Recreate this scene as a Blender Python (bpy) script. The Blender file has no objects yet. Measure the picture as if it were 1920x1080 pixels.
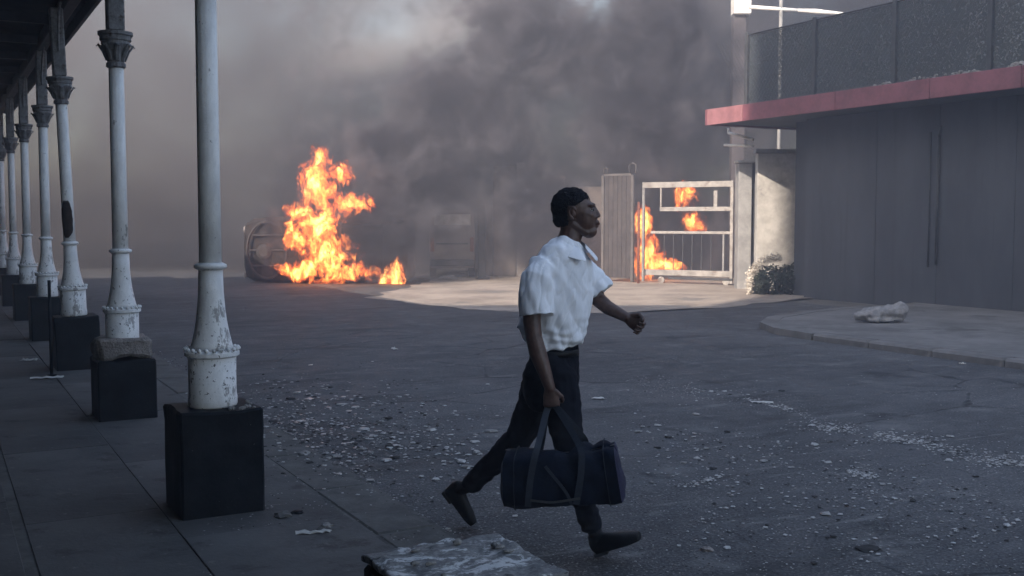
import bpy, bmesh, math, random
from mathutils import Vector, Matrix, Euler, noise as mn
R = math.radians
random.seed(7)
scn = bpy.context.scene
COL = scn.collection

# ------------------------------------------------------------------ camera
F = 2000.0
PITCH = math.atan(130 / F)
EYE = 1.6
cam_d = bpy.data.cameras.new('camera')
cam_d.sensor_width = 36
cam_d.lens = 36 * F / 1920
cam_d.clip_start = 0.05
cam_d.clip_end = 3000
cam = bpy.data.objects.new('camera', cam_d)
COL.objects.link(cam)
cam.location = (0, 0, EYE)
cam.rotation_euler = (R(90) - PITCH, 0, 0)
scn.camera = cam

# ------------------------------------------------------------------ light
SUN_EL = 28.0
SUN_AZ = 32.0          # the light travels 32 degrees to the right of straight ahead
w = bpy.data.worlds.new('World')
scn.world = w
w.use_nodes = True
wn = w.node_tree.nodes
sky = wn.new('ShaderNodeTexSky')
sky.sky_type = 'NISHITA'
sky.sun_disc = False
sky.sun_elevation = R(SUN_EL)
sky.sun_rotation = R(180 + SUN_AZ)
sky.air_density = 1.3
sky.dust_density = 2.5
sky.ozone_density = 1.6
bg = wn['Background']
bg.inputs['Strength'].default_value = 0.15
w.node_tree.links.new(sky.outputs[0], bg.inputs[0])
sd = bpy.data.lights.new('sun', 'SUN')
sd.energy = 5.0
sd.angle = R(0.55)
sd.color = (1.0, 0.87, 0.74)
sun = bpy.data.objects.new('sun', sd)
COL.objects.link(sun)
HD = Vector((math.sin(R(SUN_AZ)), math.cos(R(SUN_AZ)), 0))
sdir = HD * math.cos(R(SUN_EL)) + Vector((0, 0, -math.sin(R(SUN_EL))))
sun.rotation_euler = (-sdir).to_track_quat('Z', 'Y').to_euler()
sun.location = -sdir * 60

scn.view_settings.view_transform = 'Standard'
scn.view_settings.look = 'None'
scn.view_settings.exposure = 1.36
scn.view_settings.gamma = 1.0
scn.view_settings.use_curve_mapping = False
cy = scn.cycles
cy.use_denoising = True
cy.volume_bounces = 2
cy.max_bounces = 6
cy.diffuse_bounces = 3
cy.glossy_bounces = 2
cy.transparent_max_bounces = 12
cy.volume_step_rate = 1.0
cy.volume_max_steps = 256
cy.sample_clamp_indirect = 4.0

# ------------------------------------------------------------------ coordinates
TH = math.atan(1090 / F)           # the street runs 28.6 degrees to the left of the view
A = Vector((math.cos(TH), math.sin(TH), 0))
B = Vector((-math.sin(TH), math.cos(TH), 0))
RZ = -0.08                         # road level, the pavement is 0


def S(s, l, z=0.0):
    return B * s + A * l + Vector((0, 0, z))


def ray(px, py):
    x, y = (px - 960) / F, (540 - py) / F
    cp, sp = math.cos(PITCH), math.sin(PITCH)
    return Vector((x, cp + y * sp, -sp + y * cp))


def G(px, py, z=RZ):
    d = ray(px, py)
    t = (z - EYE) / d.z
    return Vector((0, 0, EYE)) + d * t


def J(px, py, Y):
    d = ray(px, py)
    return Vector((0, 0, EYE)) + d * (Y / d.y)


# ------------------------------------------------------------------ materials
class E:
    """a tiny expression builder on shader nodes"""
    nt = None

    def __init__(self, s): self.s = s

    @staticmethod
    def m(op, *a, clamp=False):
        n = E.nt.nodes.new('ShaderNodeMath'); n.operation = op; n.use_clamp = clamp
        for i, v in enumerate(a):
            if isinstance(v, E): E.nt.links.new(v.s, n.inputs[i])
            else: n.inputs[i].default_value = v
        return E(n.outputs[0])

    def __add__(s, o): return E.m('ADD', s, o)
    def __radd__(s, o): return E.m('ADD', o, s)
    def __sub__(s, o): return E.m('SUBTRACT', s, o)
    def __rsub__(s, o): return E.m('SUBTRACT', o, s)
    def __mul__(s, o): return E.m('MULTIPLY', s, o)
    def __rmul__(s, o): return E.m('MULTIPLY', o, s)
    def max(s, o): return E.m('MAXIMUM', s, o)
    def clamp(s): return E.m('ADD', s, 0.0, clamp=True)
    def pow(s, o): return E.m('POWER', s, o)

    def ramp(s, a, b, c=0.0, d=1.0, smooth=True):
        n = E.nt.nodes.new('ShaderNodeMapRange')
        n.interpolation_type = 'SMOOTHSTEP' if smooth else 'LINEAR'
        E.nt.links.new(s.s, n.inputs['Value'])
        for k, v in (('From Min', a), ('From Max', b), ('To Min', c), ('To Max', d)):
            n.inputs[k].default_value = v
        return E(n.outputs['Result'])


def link(v, inp):
    if isinstance(v, E): E.nt.links.new(v.s, inp)
    elif isinstance(v, bpy.types.NodeSocket): E.nt.links.new(v, inp)
    else: inp.default_value = v


def coords(kind='Object'):
    return E.nt.nodes.new('ShaderNodeTexCoord').outputs[kind]


def mapping(vec, loc=(0, 0, 0), scale=(1, 1, 1), rot=(0, 0, 0), typ='POINT'):
    n = E.nt.nodes.new('ShaderNodeMapping'); n.vector_type = typ
    link(vec, n.inputs['Vector'])
    n.inputs['Location'].default_value = loc
    n.inputs['Rotation'].default_value = rot
    n.inputs['Scale'].default_value = scale
    return n.outputs[0]


def noise(vec, scale=1.0, detail=3.0, rough=0.5, dist=0.0, lac=2.0):
    n = E.nt.nodes.new('ShaderNodeTexNoise')
    link(vec, n.inputs['Vector'])
    n.inputs['Scale'].default_value = scale
    n.inputs['Detail'].default_value = detail
    n.inputs['Roughness'].default_value = rough
    n.inputs['Distortion'].default_value = dist
    n.inputs['Lacunarity'].default_value = lac
    return E(n.outputs[0]), n.outputs[1]


def voronoi(vec, scale=1.0, feature='F1'):
    n = E.nt.nodes.new('ShaderNodeTexVoronoi'); n.feature = feature
    link(vec, n.inputs['Vector']); n.inputs['Scale'].default_value = scale
    return E(n.outputs[0])


def blob(vec, c, r):
    """1 in the middle, 0 at the ellipsoid's surface"""
    m = mapping(vec, loc=c, scale=r, typ='TEXTURE')
    n = E.nt.nodes.new('ShaderNodeTexGradient'); n.gradient_type = 'SPHERICAL'
    link(m, n.inputs[0])
    return E(n.outputs['Fac'])


def mix(f, a, b):
    n = E.nt.nodes.new('ShaderNodeMix'); n.data_type = 'RGBA'
    link(f, n.inputs[0])
    link(a if not isinstance(a, tuple) else (*a, 1)[:4], n.inputs[6])
    link(b if not isinstance(b, tuple) else (*b, 1)[:4], n.inputs[7])
    return n.outputs[2]


def vadd(a, b, scale=1.0):
    s = E.nt.nodes.new('ShaderNodeVectorMath'); s.operation = 'SUBTRACT'
    link(b, s.inputs[0]); s.inputs[1].default_value = (0.5, 0.5, 0.5)
    q = E.nt.nodes.new('ShaderNodeVectorMath'); q.operation = 'SCALE'
    link(s.outputs[0], q.inputs[0]); q.inputs['Scale'].default_value = scale
    n = E.nt.nodes.new('ShaderNodeVectorMath'); n.operation = 'ADD'
    link(a, n.inputs[0]); link(q.outputs[0], n.inputs[1])
    return n.outputs[0]


def bump(h, strength=0.4, dist=0.01):
    n = E.nt.nodes.new('ShaderNodeBump')
    n.inputs['Strength'].default_value = strength
    n.inputs['Distance'].default_value = dist
    link(h, n.inputs['Height'])
    return n.outputs[0]


MATS = {}


def material(name):
    """decorator: the function fills the Principled BSDF"""
    def deco(fn):
        m = bpy.data.materials.new(name); m.use_nodes = True
        E.nt = m.node_tree
        fn(m.node_tree.nodes['Principled BSDF'])
        MATS[name] = m
        return m
    return deco


def simple(name, col, rough=0.7, scale=6.0, var=0.35, bmp=0.25, metal=0.0, dirt=None, spec=0.4, bd=0.006, ds=0.55):
    """two-tone mottling, grain and relief on an even colour"""
    @material(name)
    def _(p):
        c = coords()
        n1, _c = noise(c, scale, 6, 0.62)
        n2, _c = noise(c, scale * 7, 3, 0.6)
        dark = tuple(x * (1 - var) for x in col); lite = tuple(min(1, x * (1 + var * 0.6)) for x in col)
        out = mix((n1 * 0.7 + n2 * 0.3).ramp(0.33, 0.67), dark, lite)
        if dirt:
            d1, _c = noise(c, scale * 0.8, 8, 0.7)
            out = mix(d1.ramp(ds, ds + 0.1), out, dirt)
        link(out, p.inputs['Base Color'])
        link((n2.ramp(0.2, 0.8, rough - 0.1, min(1, rough + 0.1))), p.inputs['Roughness'])
        p.inputs['Metallic'].default_value = metal
        p.inputs['Specular IOR Level'].default_value = spec
        if bmp: link(bump(n1 * 0.5 + n2, bmp, bd), p.inputs['Normal'])
    return MATS[name]


@material('asphalt')
def _(p):
    c = coords()
    big, _c = noise(c, 0.35, 5, 0.6, 0.4)
    mid, _c = noise(mapping(c, rot=(0, 0, -0.5), scale=(1, 3.5, 1)), 0.9, 5, 0.65)
    fine, _c = noise(c, 60, 3, 0.7)
    grit = voronoi(c, 45)
    col = mix((big * 0.6 + mid * 0.4).ramp(0.36, 0.62), (0.034, 0.033, 0.036), (0.092, 0.089, 0.092))
    col = mix(fine.ramp(0.42, 0.62), mix(0.35, col, (0.02, 0.02, 0.022)), mix(0.5, col, (0.15, 0.147, 0.15)))
    tar = voronoi(mapping(c, scale=(1, 1.7, 1)), 0.55, 'DISTANCE_TO_EDGE')
    wig, _c = noise(c, 2.4, 4, 0.6)
    crack = (tar + (wig - 0.5) * 0.12).ramp(0.0, 0.018, 1, 0)
    msk, _c = noise(c, 0.25, 2, 0.5)
    col = mix(crack * msk.ramp(0.5, 0.6) * 0.8, col, (0.016, 0.016, 0.018))
    dust, _c = noise(c, 1.7, 6, 0.7)
    col = mix(dust.ramp(0.52, 0.70) * 0.6, col, (0.17, 0.163, 0.16))
    oil, _c = noise(c, 0.8, 5, 0.6)
    col = mix(oil.ramp(0.62, 0.7) * 0.7, col, (0.022, 0.022, 0.025))
    scf, _c = noise(mapping(c, rot=(0, 0, 0.9), scale=(1, 5.5, 1)), 1.6, 6, 0.7, 0.4)
    col = mix(scf.ramp(0.58, 0.66) * 0.45, col, (0.20, 0.192, 0.185))
    scd, _c = noise(mapping(c, rot=(0, 0, 0.15), scale=(0.5, 2.5, 1)), 0.8, 6, 0.7)
    col = mix(scd.ramp(0.55, 0.66) * 0.6, col, (0.026, 0.025, 0.026))
    g1, _c = noise(c, 34, 3, 0.75)
    gm, _c = noise(c, 0.55, 4, 0.65, 0.5)
    col = mix(g1.ramp(0.60, 0.66) * gm.ramp(0.46, 0.60) * 0.85, col, (0.34, 0.33, 0.32))
    g2, _c = noise(c, 19, 3, 0.7)
    col = mix(g2.ramp(0.63, 0.68) * gm.ramp(0.40, 0.55) * 0.8, col, (0.02, 0.019, 0.02))
    link(col, p.inputs['Base Color'])
    link(dust.ramp(0.3, 0.6, 0.62, 0.9), p.inputs['Roughness'])
    p.inputs['Specular IOR Level'].default_value = 0.35
    link(bump(fine * 0.5 + grit * 0.6 - crack * 1.5, 0.7, 0.006), p.inputs['Normal'])


@material('pavement_concrete')
def _(p):
    c = coords('Object')
    oi = E.nt.nodes.new('ShaderNodeObjectInfo')
    big, _c = noise(c, 0.7, 6, 0.6, 0.3)
    fine, _c = noise(c, 25, 4, 0.7)
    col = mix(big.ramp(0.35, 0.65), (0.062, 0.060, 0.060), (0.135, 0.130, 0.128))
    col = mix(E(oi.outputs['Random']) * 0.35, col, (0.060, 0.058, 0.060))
    st, _c = noise(c, 2.2, 7, 0.7)
    col = mix(st.ramp(0.52, 0.64) * 0.8, col, (0.034, 0.031, 0.030))
    s2, _c = noise(c, 5.5, 6, 0.75, 0.5)
    col = mix(s2.ramp(0.58, 0.68) * 0.55, col, (0.19, 0.175, 0.165))
    spk = voronoi(c, 9)
    col = mix(spk.ramp(0.05, 0.10, 0.5, 0), col, (0.22, 0.21, 0.2))
    link(col, p.inputs['Base Color'])
    p.inputs['Roughness'].default_value = 0.85
    link(bump(fine + big * 2 + s2 * 2, 0.6, 0.006), p.inputs['Normal'])


@material('column_paint')
def _(p):
    c = coords('Object')
    oi = E.nt.nodes.new('ShaderNodeObjectInfo')
    cc = E.nt.nodes.new('ShaderNodeVectorMath'); cc.operation = 'ADD'
    link(c, cc.inputs[0]); link(oi.outputs['Location'], cc.inputs[1]); c2 = cc.outputs[0]
    sep = E.nt.nodes.new('ShaderNodeSeparateXYZ'); link(c, sep.inputs[0])
    z = E(sep.outputs['Z'])
    n1, _c = noise(mapping(c2, scale=(1, 1, 0.45)), 9, 7, 0.7)
    n2, _c = noise(c2, 38, 4, 0.7)
    wear = z.ramp(0.6, 1.9, 0.075, -0.02)
    col = mix(n1.ramp(0.3, 0.7), (0.68, 0.67, 0.67), (0.90, 0.89, 0.88))
    col = mix((n1 + wear * .7).ramp(0.60, 0.65) * 0.75, col, (0.17, 0.155, 0.15))
    chips = voronoi(mapping(c2, scale=(1, 1, 0.6)), 26)
    col = mix((n2 + wear * .6).ramp(0.655, 0.685) * 0.9, col, (0.05, 0.04, 0.038))
    link(col, p.inputs['Base Color'])
    p.inputs['Roughness'].default_value = 0.62
    link(bump(n1 * 0.6 + n2 * 0.7, 0.6, 0.006), p.inputs['Normal'])


@material('peeling_top')
def _(p):
    c = coords('Object')
    n1, _c = noise(mapping(c, scale=(1, 2.4, 1)), 6, 8, 0.72, 0.8)
    n2, _c = noise(c, 40, 4, 0.7)
    col = mix(n2.ramp(0.3, 0.7), (0.12, 0.12, 0.125), (0.26, 0.255, 0.25))
    col = mix((n1 * 0.8 + n2 * 0.2).ramp(0.52, 0.56), col, (0.55, 0.55, 0.55))
    col = mix((n1).ramp(0.42, 0.36), col, (0.035, 0.035, 0.04))
    link(col, p.inputs['Base Color'])
    p.inputs['Roughness'].default_value = 0.8
    link(bump(n1 + n2 * 0.4, 0.8, 0.012), p.inputs['Normal'])


@material('black_paint')
def _(p):
    c = coords('Object')
    n1, _c = noise(c, 5, 7, 0.65)
    n2, _c = noise(c, 45, 4, 0.6)
    col = mix(n1.ramp(0.35, 0.7), (0.006, 0.008, 0.011), (0.015, 0.018, 0.024))
    col = mix(n2.ramp(0.70, 0.74) * 0.7, col, (0.2, 0.2, 0.2))
    n3, _c = noise(c, 13, 5, 0.7)
    col = mix(n3.ramp(0.63, 0.72) * 0.35, col, (0.06, 0.058, 0.06))
    p.inputs['Specular IOR Level'].default_value = 0.06
    link(col, p.inputs['Base Color'])
    p.inputs['Roughness'].default_value = 0.55
    link(bump(n1 + n2 * 0.5, 0.5, 0.006), p.inputs['Normal'])


@material('shirt_cotton')
def _(p):
    c = coords('Object')
    n, _c = noise(c, 420, 2, 0.5)
    w1, _c = noise(mapping(c, scale=(1, 1, 0.42), rot=(0, 0.25, 0)), 13, 4, 0.55, 0.6)
    col = mix(w1.ramp(0.3, 0.7), (0.76, 0.77, 0.81), (0.84, 0.85, 0.89))
    link(col, p.inputs['Base Color'])
    p.inputs['Roughness'].default_value = 0.9
    p.inputs['Specular IOR Level'].default_value = 0.2
    link(bump(w1 * 0.6 + n * 0.02, 0.6, 0.02), p.inputs['Normal'])


@material('trouser_cloth')
def _(p):
    c = coords('Object')
    w1, _c = noise(mapping(c, scale=(1, 1, 0.4)), 10, 4, 0.55, 0.5)
    link(mix(w1.ramp(0.3, 0.7), (0.005, 0.006, 0.011), (0.010, 0.012, 0.019)), p.inputs['Base Color'])
    p.inputs['Roughness'].default_value = 0.8
    p.inputs['Specular IOR Level'].default_value = 0.08
    link(bump(w1, 0.8, 0.02), p.inputs['Normal'])


@material('skin')
def _(p):
    c = coords('Object')
    n, _c = noise(c, 30, 4, 0.6)
    n2, _c = noise(c, 300, 2, 0.6)
    link(mix(n.ramp(0.3, 0.7), (0.060, 0.030, 0.023), (0.105, 0.057, 0.044)), p.inputs['Base Color'])
    p.inputs['Roughness'].default_value = 0.48
    p.inputs['Subsurface Weight'].default_value = 0.08
    p.inputs['Subsurface Radius'].default_value = (0.01, 0.004, 0.003)
    link(bump(n2, 0.15, 0.001), p.inputs['Normal'])


@material('hair')
def _(p):
    c = coords('Object')
    n2 = voronoi(c, 190)
    link(mix(n2, (0.006, 0.006, 0.009), (0.014, 0.014, 0.019)), p.inputs['Base Color'])
    p.inputs['Roughness'].default_value = 0.9
    p.inputs['Specular IOR Level'].default_value = 0.15
    link(bump(n2, 0.9, 0.006), p.inputs['Normal'])


@material('wall_cladding')
def _(p):
    c = coords('Object')
    n1, _c = noise(mapping(c, scale=(1, 1, 0.35)), 1.1, 6, 0.62)
    n2, _c = noise(c, 22, 4, 0.6)
    st, _c = noise(mapping(c, scale=(3, 3, 0.18)), 2.0, 5, 0.6)
    col = mix(n1.ramp(0.3, 0.7), (0.042, 0.046, 0.056), (0.068, 0.074, 0.088))
    col = mix(st.ramp(0.56, 0.70) * 0.5, col, (0.034, 0.035, 0.040))
    link(col, p.inputs['Base Color'])
    p.inputs['Roughness'].default_value = 0.75
    link(bump(n1 + n2 * 0.4, 0.35, 0.01), p.inputs['Normal'])


simple('white_metal', (0.68, 0.66, 0.63), 0.5, 5, 0.25, 0.15, dirt=(0.22, 0.17, 0.13), ds=0.6)
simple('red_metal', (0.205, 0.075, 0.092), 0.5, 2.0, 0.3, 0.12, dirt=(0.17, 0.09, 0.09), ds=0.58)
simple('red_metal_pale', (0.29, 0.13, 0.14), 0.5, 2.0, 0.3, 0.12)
simple('bright_render', (0.42, 0.40, 0.37), 0.9, 1.2, 0.35, 0.35, dirt=(0.2, 0.19, 0.18), bd=0.02, ds=0.56)
simple('grey_post', (0.27, 0.265, 0.26), 0.8, 2.5, 0.3, 0.3)
simple('dark_steel', (0.045, 0.047, 0.052), 0.55, 8, 0.4, 0.2)
simple('canopy_sheet', (0.035, 0.037, 0.042), 0.7, 3, 0.5, 0.3, dirt=(0.06, 0.045, 0.035))
simple('canopy_beam', (0.05, 0.052, 0.058), 0.65, 5, 0.4, 0.3)
simple('iron_paint', (0.17, 0.17, 0.18), 0.6, 14, 0.5, 0.4, dirt=(0.05, 0.035, 0.03))
simple('rubble', (0.25, 0.22, 0.205), 0.95, 9, 0.45, 0.9, dirt=(0.08, 0.07, 0.065), bd=0.02)
simple('pale_rubble', (0.26, 0.25, 0.24), 0.95, 14, 0.4, 0.7, dirt=(0.14, 0.13, 0.125), bd=0.01)
simple('apron_sunlit_concrete', (0.34, 0.285, 0.24), 0.9, 0.8, 0.35, 0.3, dirt=(0.17, 0.155, 0.145), ds=0.55)  # pale concrete, part of the sunlight is in this colour
simple('far_ground', (0.16, 0.145, 0.13), 0.95, 0.4, 0.4, 0.3, dirt=(0.08, 0.075, 0.07))
simple('kerb_concrete', (0.115, 0.11, 0.105), 0.9, 4, 0.4, 0.5, dirt=(0.05, 0.05, 0.05))
simple('burnt_metal', (0.03, 0.025, 0.024), 0.9, 7, 0.6, 0.5, dirt=(0.07, 0.04, 0.03), spec=.2)
simple('burnt_pale', (0.24, 0.21, 0.20), 0.8, 6, 0.5, 0.4, dirt=(0.08, 0.06, 0.05))
simple('rubber', (0.02, 0.02, 0.021), 0.85, 20, 0.3, 0.3)
simple('van_paint', (0.20, 0.165, 0.15), 0.6, 2, 0.3, 0.1, dirt=(0.1, 0.09, 0.08))
simple('pale_panel', (0.80, 0.78, 0.75), 0.5, 3, 0.2, 0.1)
simple('dark_glass', (0.02, 0.022, 0.025), 0.15, 3, 0.2, 0.0)
simple('back_wall', (0.17, 0.145, 0.13), 0.9, 1.0, 0.4, 0.4, dirt=(0.07, 0.06, 0.06))
simple('back_wall_pale', (0.30, 0.27, 0.25), 0.9, 1.0, 0.3, 0.4)
simple('shoe_leather', (0.004, 0.0045, 0.006), 0.45, 30, 0.3, 0.2, spec=.18)
simple('sock', (0.012, 0.012, 0.016), 0.95, 80, 0.3, 0.3)
simple('bag_cloth', (0.005, 0.009, 0.021), 0.8, 11, 0.4, 0.25, bd=0.01, spec=.12)
simple('bag_end_cloth', (0.013, 0.013, 0.042), 0.7, 11, 0.5, 0.3, bd=0.01)
simple('bag_strap', (0.013, 0.019, 0.032), 0.75, 40, 0.3, 0.3)
simple('paper', (0.55, 0.53, 0.50), 0.9, 12, 0.2, 0.3)
simple('yellow_paper', (0.45, 0.38, 0.16), 0.9, 12, 0.3, 0.3)
simple('glass_bits', (0.40, 0.395, 0.39), 0.35, 12, 0.4, 0.0)
simple('dark_bits', (0.03, 0.028, 0.028), 0.9, 12, 0.4, 0.0)
simple('sack_cloth', (0.26, 0.25, 0.25), 0.95, 9, 0.3, 0.6, bd=0.02)
simple('leaf', (0.035, 0.045, 0.030), 0.6, 6, 0.4, 0.0)
simple('leaf_sunlit', (0.62, 0.56, 0.48), 0.8, 6, 0.3, 0.0)  # sunlight put into the leaf colour
simple('bark', (0.08, 0.06, 0.045), 0.9, 9, 0.3, 0.4)
simple('brick_building', (0.22, 0.17, 0.14), 0.9, 1.5, 0.3, 0.3)
simple('eye_white', (0.5, 0.48, 0.45), 0.3, 6, 0.1, 0.0)
simple('lips', (0.085, 0.038, 0.034), 0.45, 60, 0.2, 0.1)


@material('netting')
def _(p):
    nt = E.nt
    c = coords('Object')
    n, _c = noise(c, 30, 3, 0.7)
    n2, _c = noise(c, 2.0, 4, 0.6)
    v = voronoi(c, 26)
    p.inputs['Base Color'].default_value = (0.045, 0.055, 0.062, 1)
    p.inputs['Roughness'].default_value = 0.8
    t = nt.nodes.new('ShaderNodeBsdfTransparent')
    mx = nt.nodes.new('ShaderNodeMixShader')
    f = (n * 0.6 + n2 * 0.25 + v * 0.3).ramp(0.50, 0.72, 0.98, 0.72)
    link(f, mx.inputs[0]); nt.links.new(t.outputs[0], mx.inputs[1]); nt.links.new(p.outputs[0], mx.inputs[2])
    nt.links.new(mx.outputs[0], nt.nodes['Material Output'].inputs['Surface'])


# ------------------------------------------------------------------ mesh helpers
def obj(name, bm, mat=None, parent=None, smooth=False, loc=None):
    me = bpy.data.meshes.new(name)
    bm.normal_update()
    bm.to_mesh(me); bm.free()
    if smooth:
        for f in me.polygons: f.use_smooth = True
    if mat: me.materials.append(MATS[mat] if isinstance(mat, str) else mat)
    o = bpy.data.objects.new(name, me)
    COL.objects.link(o)
    if parent: o.parent = parent
    if loc is not None: o.location = loc
    return o


def tag(o, label=None, cat=None, group=None, kind=None):
    if label: o['label'] = label
    if cat: o['category'] = cat
    if group: o['group'] = group
    if kind: o['kind'] = kind
    return o


def empty(name, loc=(0, 0, 0), rz=0.0, label=None, cat=None, group=None, kind=None):
    o = bpy.data.objects.new(name, None)
    o.empty_display_size = 0.2
    COL.objects.link(o)
    o.location = loc; o.rotation_euler = (0, 0, rz)
    return tag(o, label, cat, group, kind)


def box(bm, x0, x1, y0, y1, z0, z1, bev=0.0, M=None):
    r = bmesh.ops.create_cube(bm, size=1)
    vs = r['verts']
    for v in vs:
        v.co = Vector(((x0 + x1) / 2 + v.co.x * (x1 - x0), (y0 + y1) / 2 + v.co.y * (y1 - y0), (z0 + z1) / 2 + v.co.z * (z1 - z0)))
    if bev:
        es = list({e for v in vs for e in v.link_edges})
        r2 = bmesh.ops.bevel(bm, geom=es, offset=bev, segments=1, affect='EDGES')
        vs = list({v for f in r2['faces'] for v in f.verts} | {v for v in vs if v.is_valid})
    if M is not None:
        for v in vs: v.co = M @ v.co
    return vs


def bar(bm, p, q, r, n=8, r2=None, ell=1.0):
    """a closed tube from p to q"""
    p, q = Vector(p), Vector(q)
    return loft(bm, [p, q], [(r, r * ell), ((r2 or r), (r2 or r) * ell)], n, cap=False)


def loft(bm, pts, rad, n=12, side=None, cap=True, flute=None):
    """tube through pts; rad = r or (r along side, r across); round ends when cap"""
    pts = [Vector(p) for p in pts]
    rad = [(r, r) if not isinstance(r, (tuple, list)) else r for r in rad]
    rings = []
    for i, p in enumerate(pts):
        d = (pts[min(i + 1, len(pts) - 1)] - pts[max(i - 1, 0)]).normalized()
        u = Vector(side) if side is not None else (Vector((1, 0, 0)) if abs(d.x) < 0.8 else Vector((0, 1, 0)))
        u = (u - d * u.dot(d)).normalized()
        v = d.cross(u)
        rings.append((p, d, u, v, rad[i]))
    full = []
    if cap:
        p, d, u, v, r = rings[0]; m = min(r)
        for t in (0.35, 0.75):
            k = math.sqrt(1 - (1 - t) ** 2) if t < 1 else 1
            full.append((p - d * m * (1 - t), u, v, (r[0] * k, r[1] * k)))
    for p, d, u, v, r in rings: full.append((p, u, v, r))
    if cap:
        p, d, u, v, r = rings[-1]; m = min(r)
        for t in (0.75, 0.35):
            k = math.sqrt(1 - (1 - t) ** 2)
            full.append((p + d * m * (1 - t), u, v, (r[0] * k, r[1] * k)))
    vr = []
    for p, u, v, r in full:
        vr.append([bm.verts.new(p + u * r[0] * math.cos(2 * math.pi * k / n) + v * r[1] * math.sin(2 * math.pi * k / n)) for k in range(n)])
    for a_, b_ in zip(vr, vr[1:]):
        for k in range(n):
            bm.faces.new((a_[k], a_[(k + 1) % n], b_[(k + 1) % n], b_[k]))
    bm.faces.new(list(reversed(vr[0]))); bm.faces.new(vr[-1])
    return [x for r_ in vr for x in r_]


def lathe(bm, prof, n=20, flutes=0, fd=0.0, M=None):
    """closed body of revolution about z from (r, z) pairs"""
    vr = []
    for r, z in prof:
        ring = []
        for k in range(n):
            a_ = 2 * math.pi * k / n
            rr = r * (1 - (fd if flutes and k % 2 else 0))
            co = Vector((rr * math.cos(a_), rr * math.sin(a_), z))
            ring.append(bm.verts.new(M @ co if M else co))
        vr.append(ring)
    for a_, b_ in zip(vr, vr[1:]):
        for k in range(n):
            bm.faces.new((a_[k], a_[(k + 1) % n], b_[(k + 1) % n], b_[k]))
    bm.faces.new(list(reversed(vr[0]))); bm.faces.new(vr[-1])


def ellipsoid(bm, c, r, M=None, seg=16):
    res = bmesh.ops.create_uvsphere(bm, u_segments=seg, v_segments=max(8, seg // 2), radius=1)
    for v in res['verts']:
        co = Vector((v.co.x * r[0], v.co.y * r[1], v.co.z * r[2])) + Vector(c)
        v.co = M @ co if M else co
    return res['verts']


def prism(bm, poly, y0, y1, M=None):
    """polygon in x,z extruded along y"""
    a_ = [bm.verts.new((M @ Vector((x, y0, z))) if M else (x, y0, z)) for x, z in poly]
    b_ = [bm.verts.new((M @ Vector((x, y1, z))) if M else (x, y1, z)) for x, z in poly]
    n = len(poly)
    bm.faces.new(a_); bm.faces.new(list(reversed(b_)))
    for i in range(n): bm.faces.new((a_[i], b_[i], b_[(i + 1) % n], a_[(i + 1) % n]))


def rough_up(bm, amp, scale=5.0, seed=0.0, cuts=0, keep=None):
    if cuts: bmesh.ops.subdivide_edges(bm, edges=bm.edges[:], cuts=cuts, use_grid_fill=True)
    for v in bm.verts:
        if keep and keep(v.co): continue
        nz = mn.noise_vector(v.co * scale + Vector((seed, seed * 2, -seed)))
        v.co += nz * amp


def remeshed(name, bm, mat, parent, voxel, smooth=4, fold=None, sm=0.5):
    """fuse overlapping closed pieces into one continuous surface"""
    bmesh.ops.recalc_face_normals(bm, faces=bm.faces[:])
    o = obj(name, bm, mat, None, True)
    m = o.modifiers.new('r', 'REMESH'); m.mode = 'VOXEL'; m.voxel_size = voxel; m.use_smooth_shade = True
    if smooth:
        s = o.modifiers.new('s', 'SMOOTH'); s.iterations = smooth; s.factor = sm
    dg = bpy.context.evaluated_depsgraph_get(); dg.update()
    me = bpy.data.meshes.new_from_object(o.evaluated_get(dg))
    old = o.data; o.modifiers.clear(); o.data = me; bpy.data.meshes.remove(old)
    me.name = name
    if not me.materials: me.materials.append(MATS[mat])
    if fold:
        ns = [v.normal.copy() for v in me.vertices]
        for v, n_ in zip(me.vertices, ns): v.co += n_ * fold(v.co, n_)
    for f in me.polygons: f.use_smooth = True
    if parent: o.parent = parent
    return o


def copy_tree(o, parent=None):
    c = o.copy(); COL.objects.link(c)
    if parent: c.parent = parent
    for ch in list(o.children): copy_tree(ch, c)
    return c


STREET = Matrix.Rotation(TH, 4, 'Z')      # local x = across the street, local y = along it

# ================================================================== SETTING
# ground
bm = bmesh.new()
bmesh.ops.create_grid(bm, x_segments=2, y_segments=2, size=1200)
tag(obj('ground', bm, 'far_ground', loc=(0, 0, RZ - 0.012)), kind='structure')
# road: a gently uneven sheet between the kerbs and on over the junction
bm = bmesh.new()
nx, ny = 60, 110
vv = [[bm.verts.new((2.25 + 13.0 * i / nx, -14 + 62 * j / ny, 0)) for i in range(nx + 1)] for j in range(ny + 1)]
for j in range(ny):
    for i in range(nx): bm.faces.new((vv[j][i], vv[j][i + 1], vv[j + 1][i + 1], vv[j + 1][i]))
for v in bm.verts: v.co.z = 0.004 * mn.noise(v.co * 0.6)
o = tag(obj('road', bm, 'asphalt', smooth=True, loc=(0, 0, RZ)), kind='structure'); o.rotation_euler.z = TH

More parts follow.
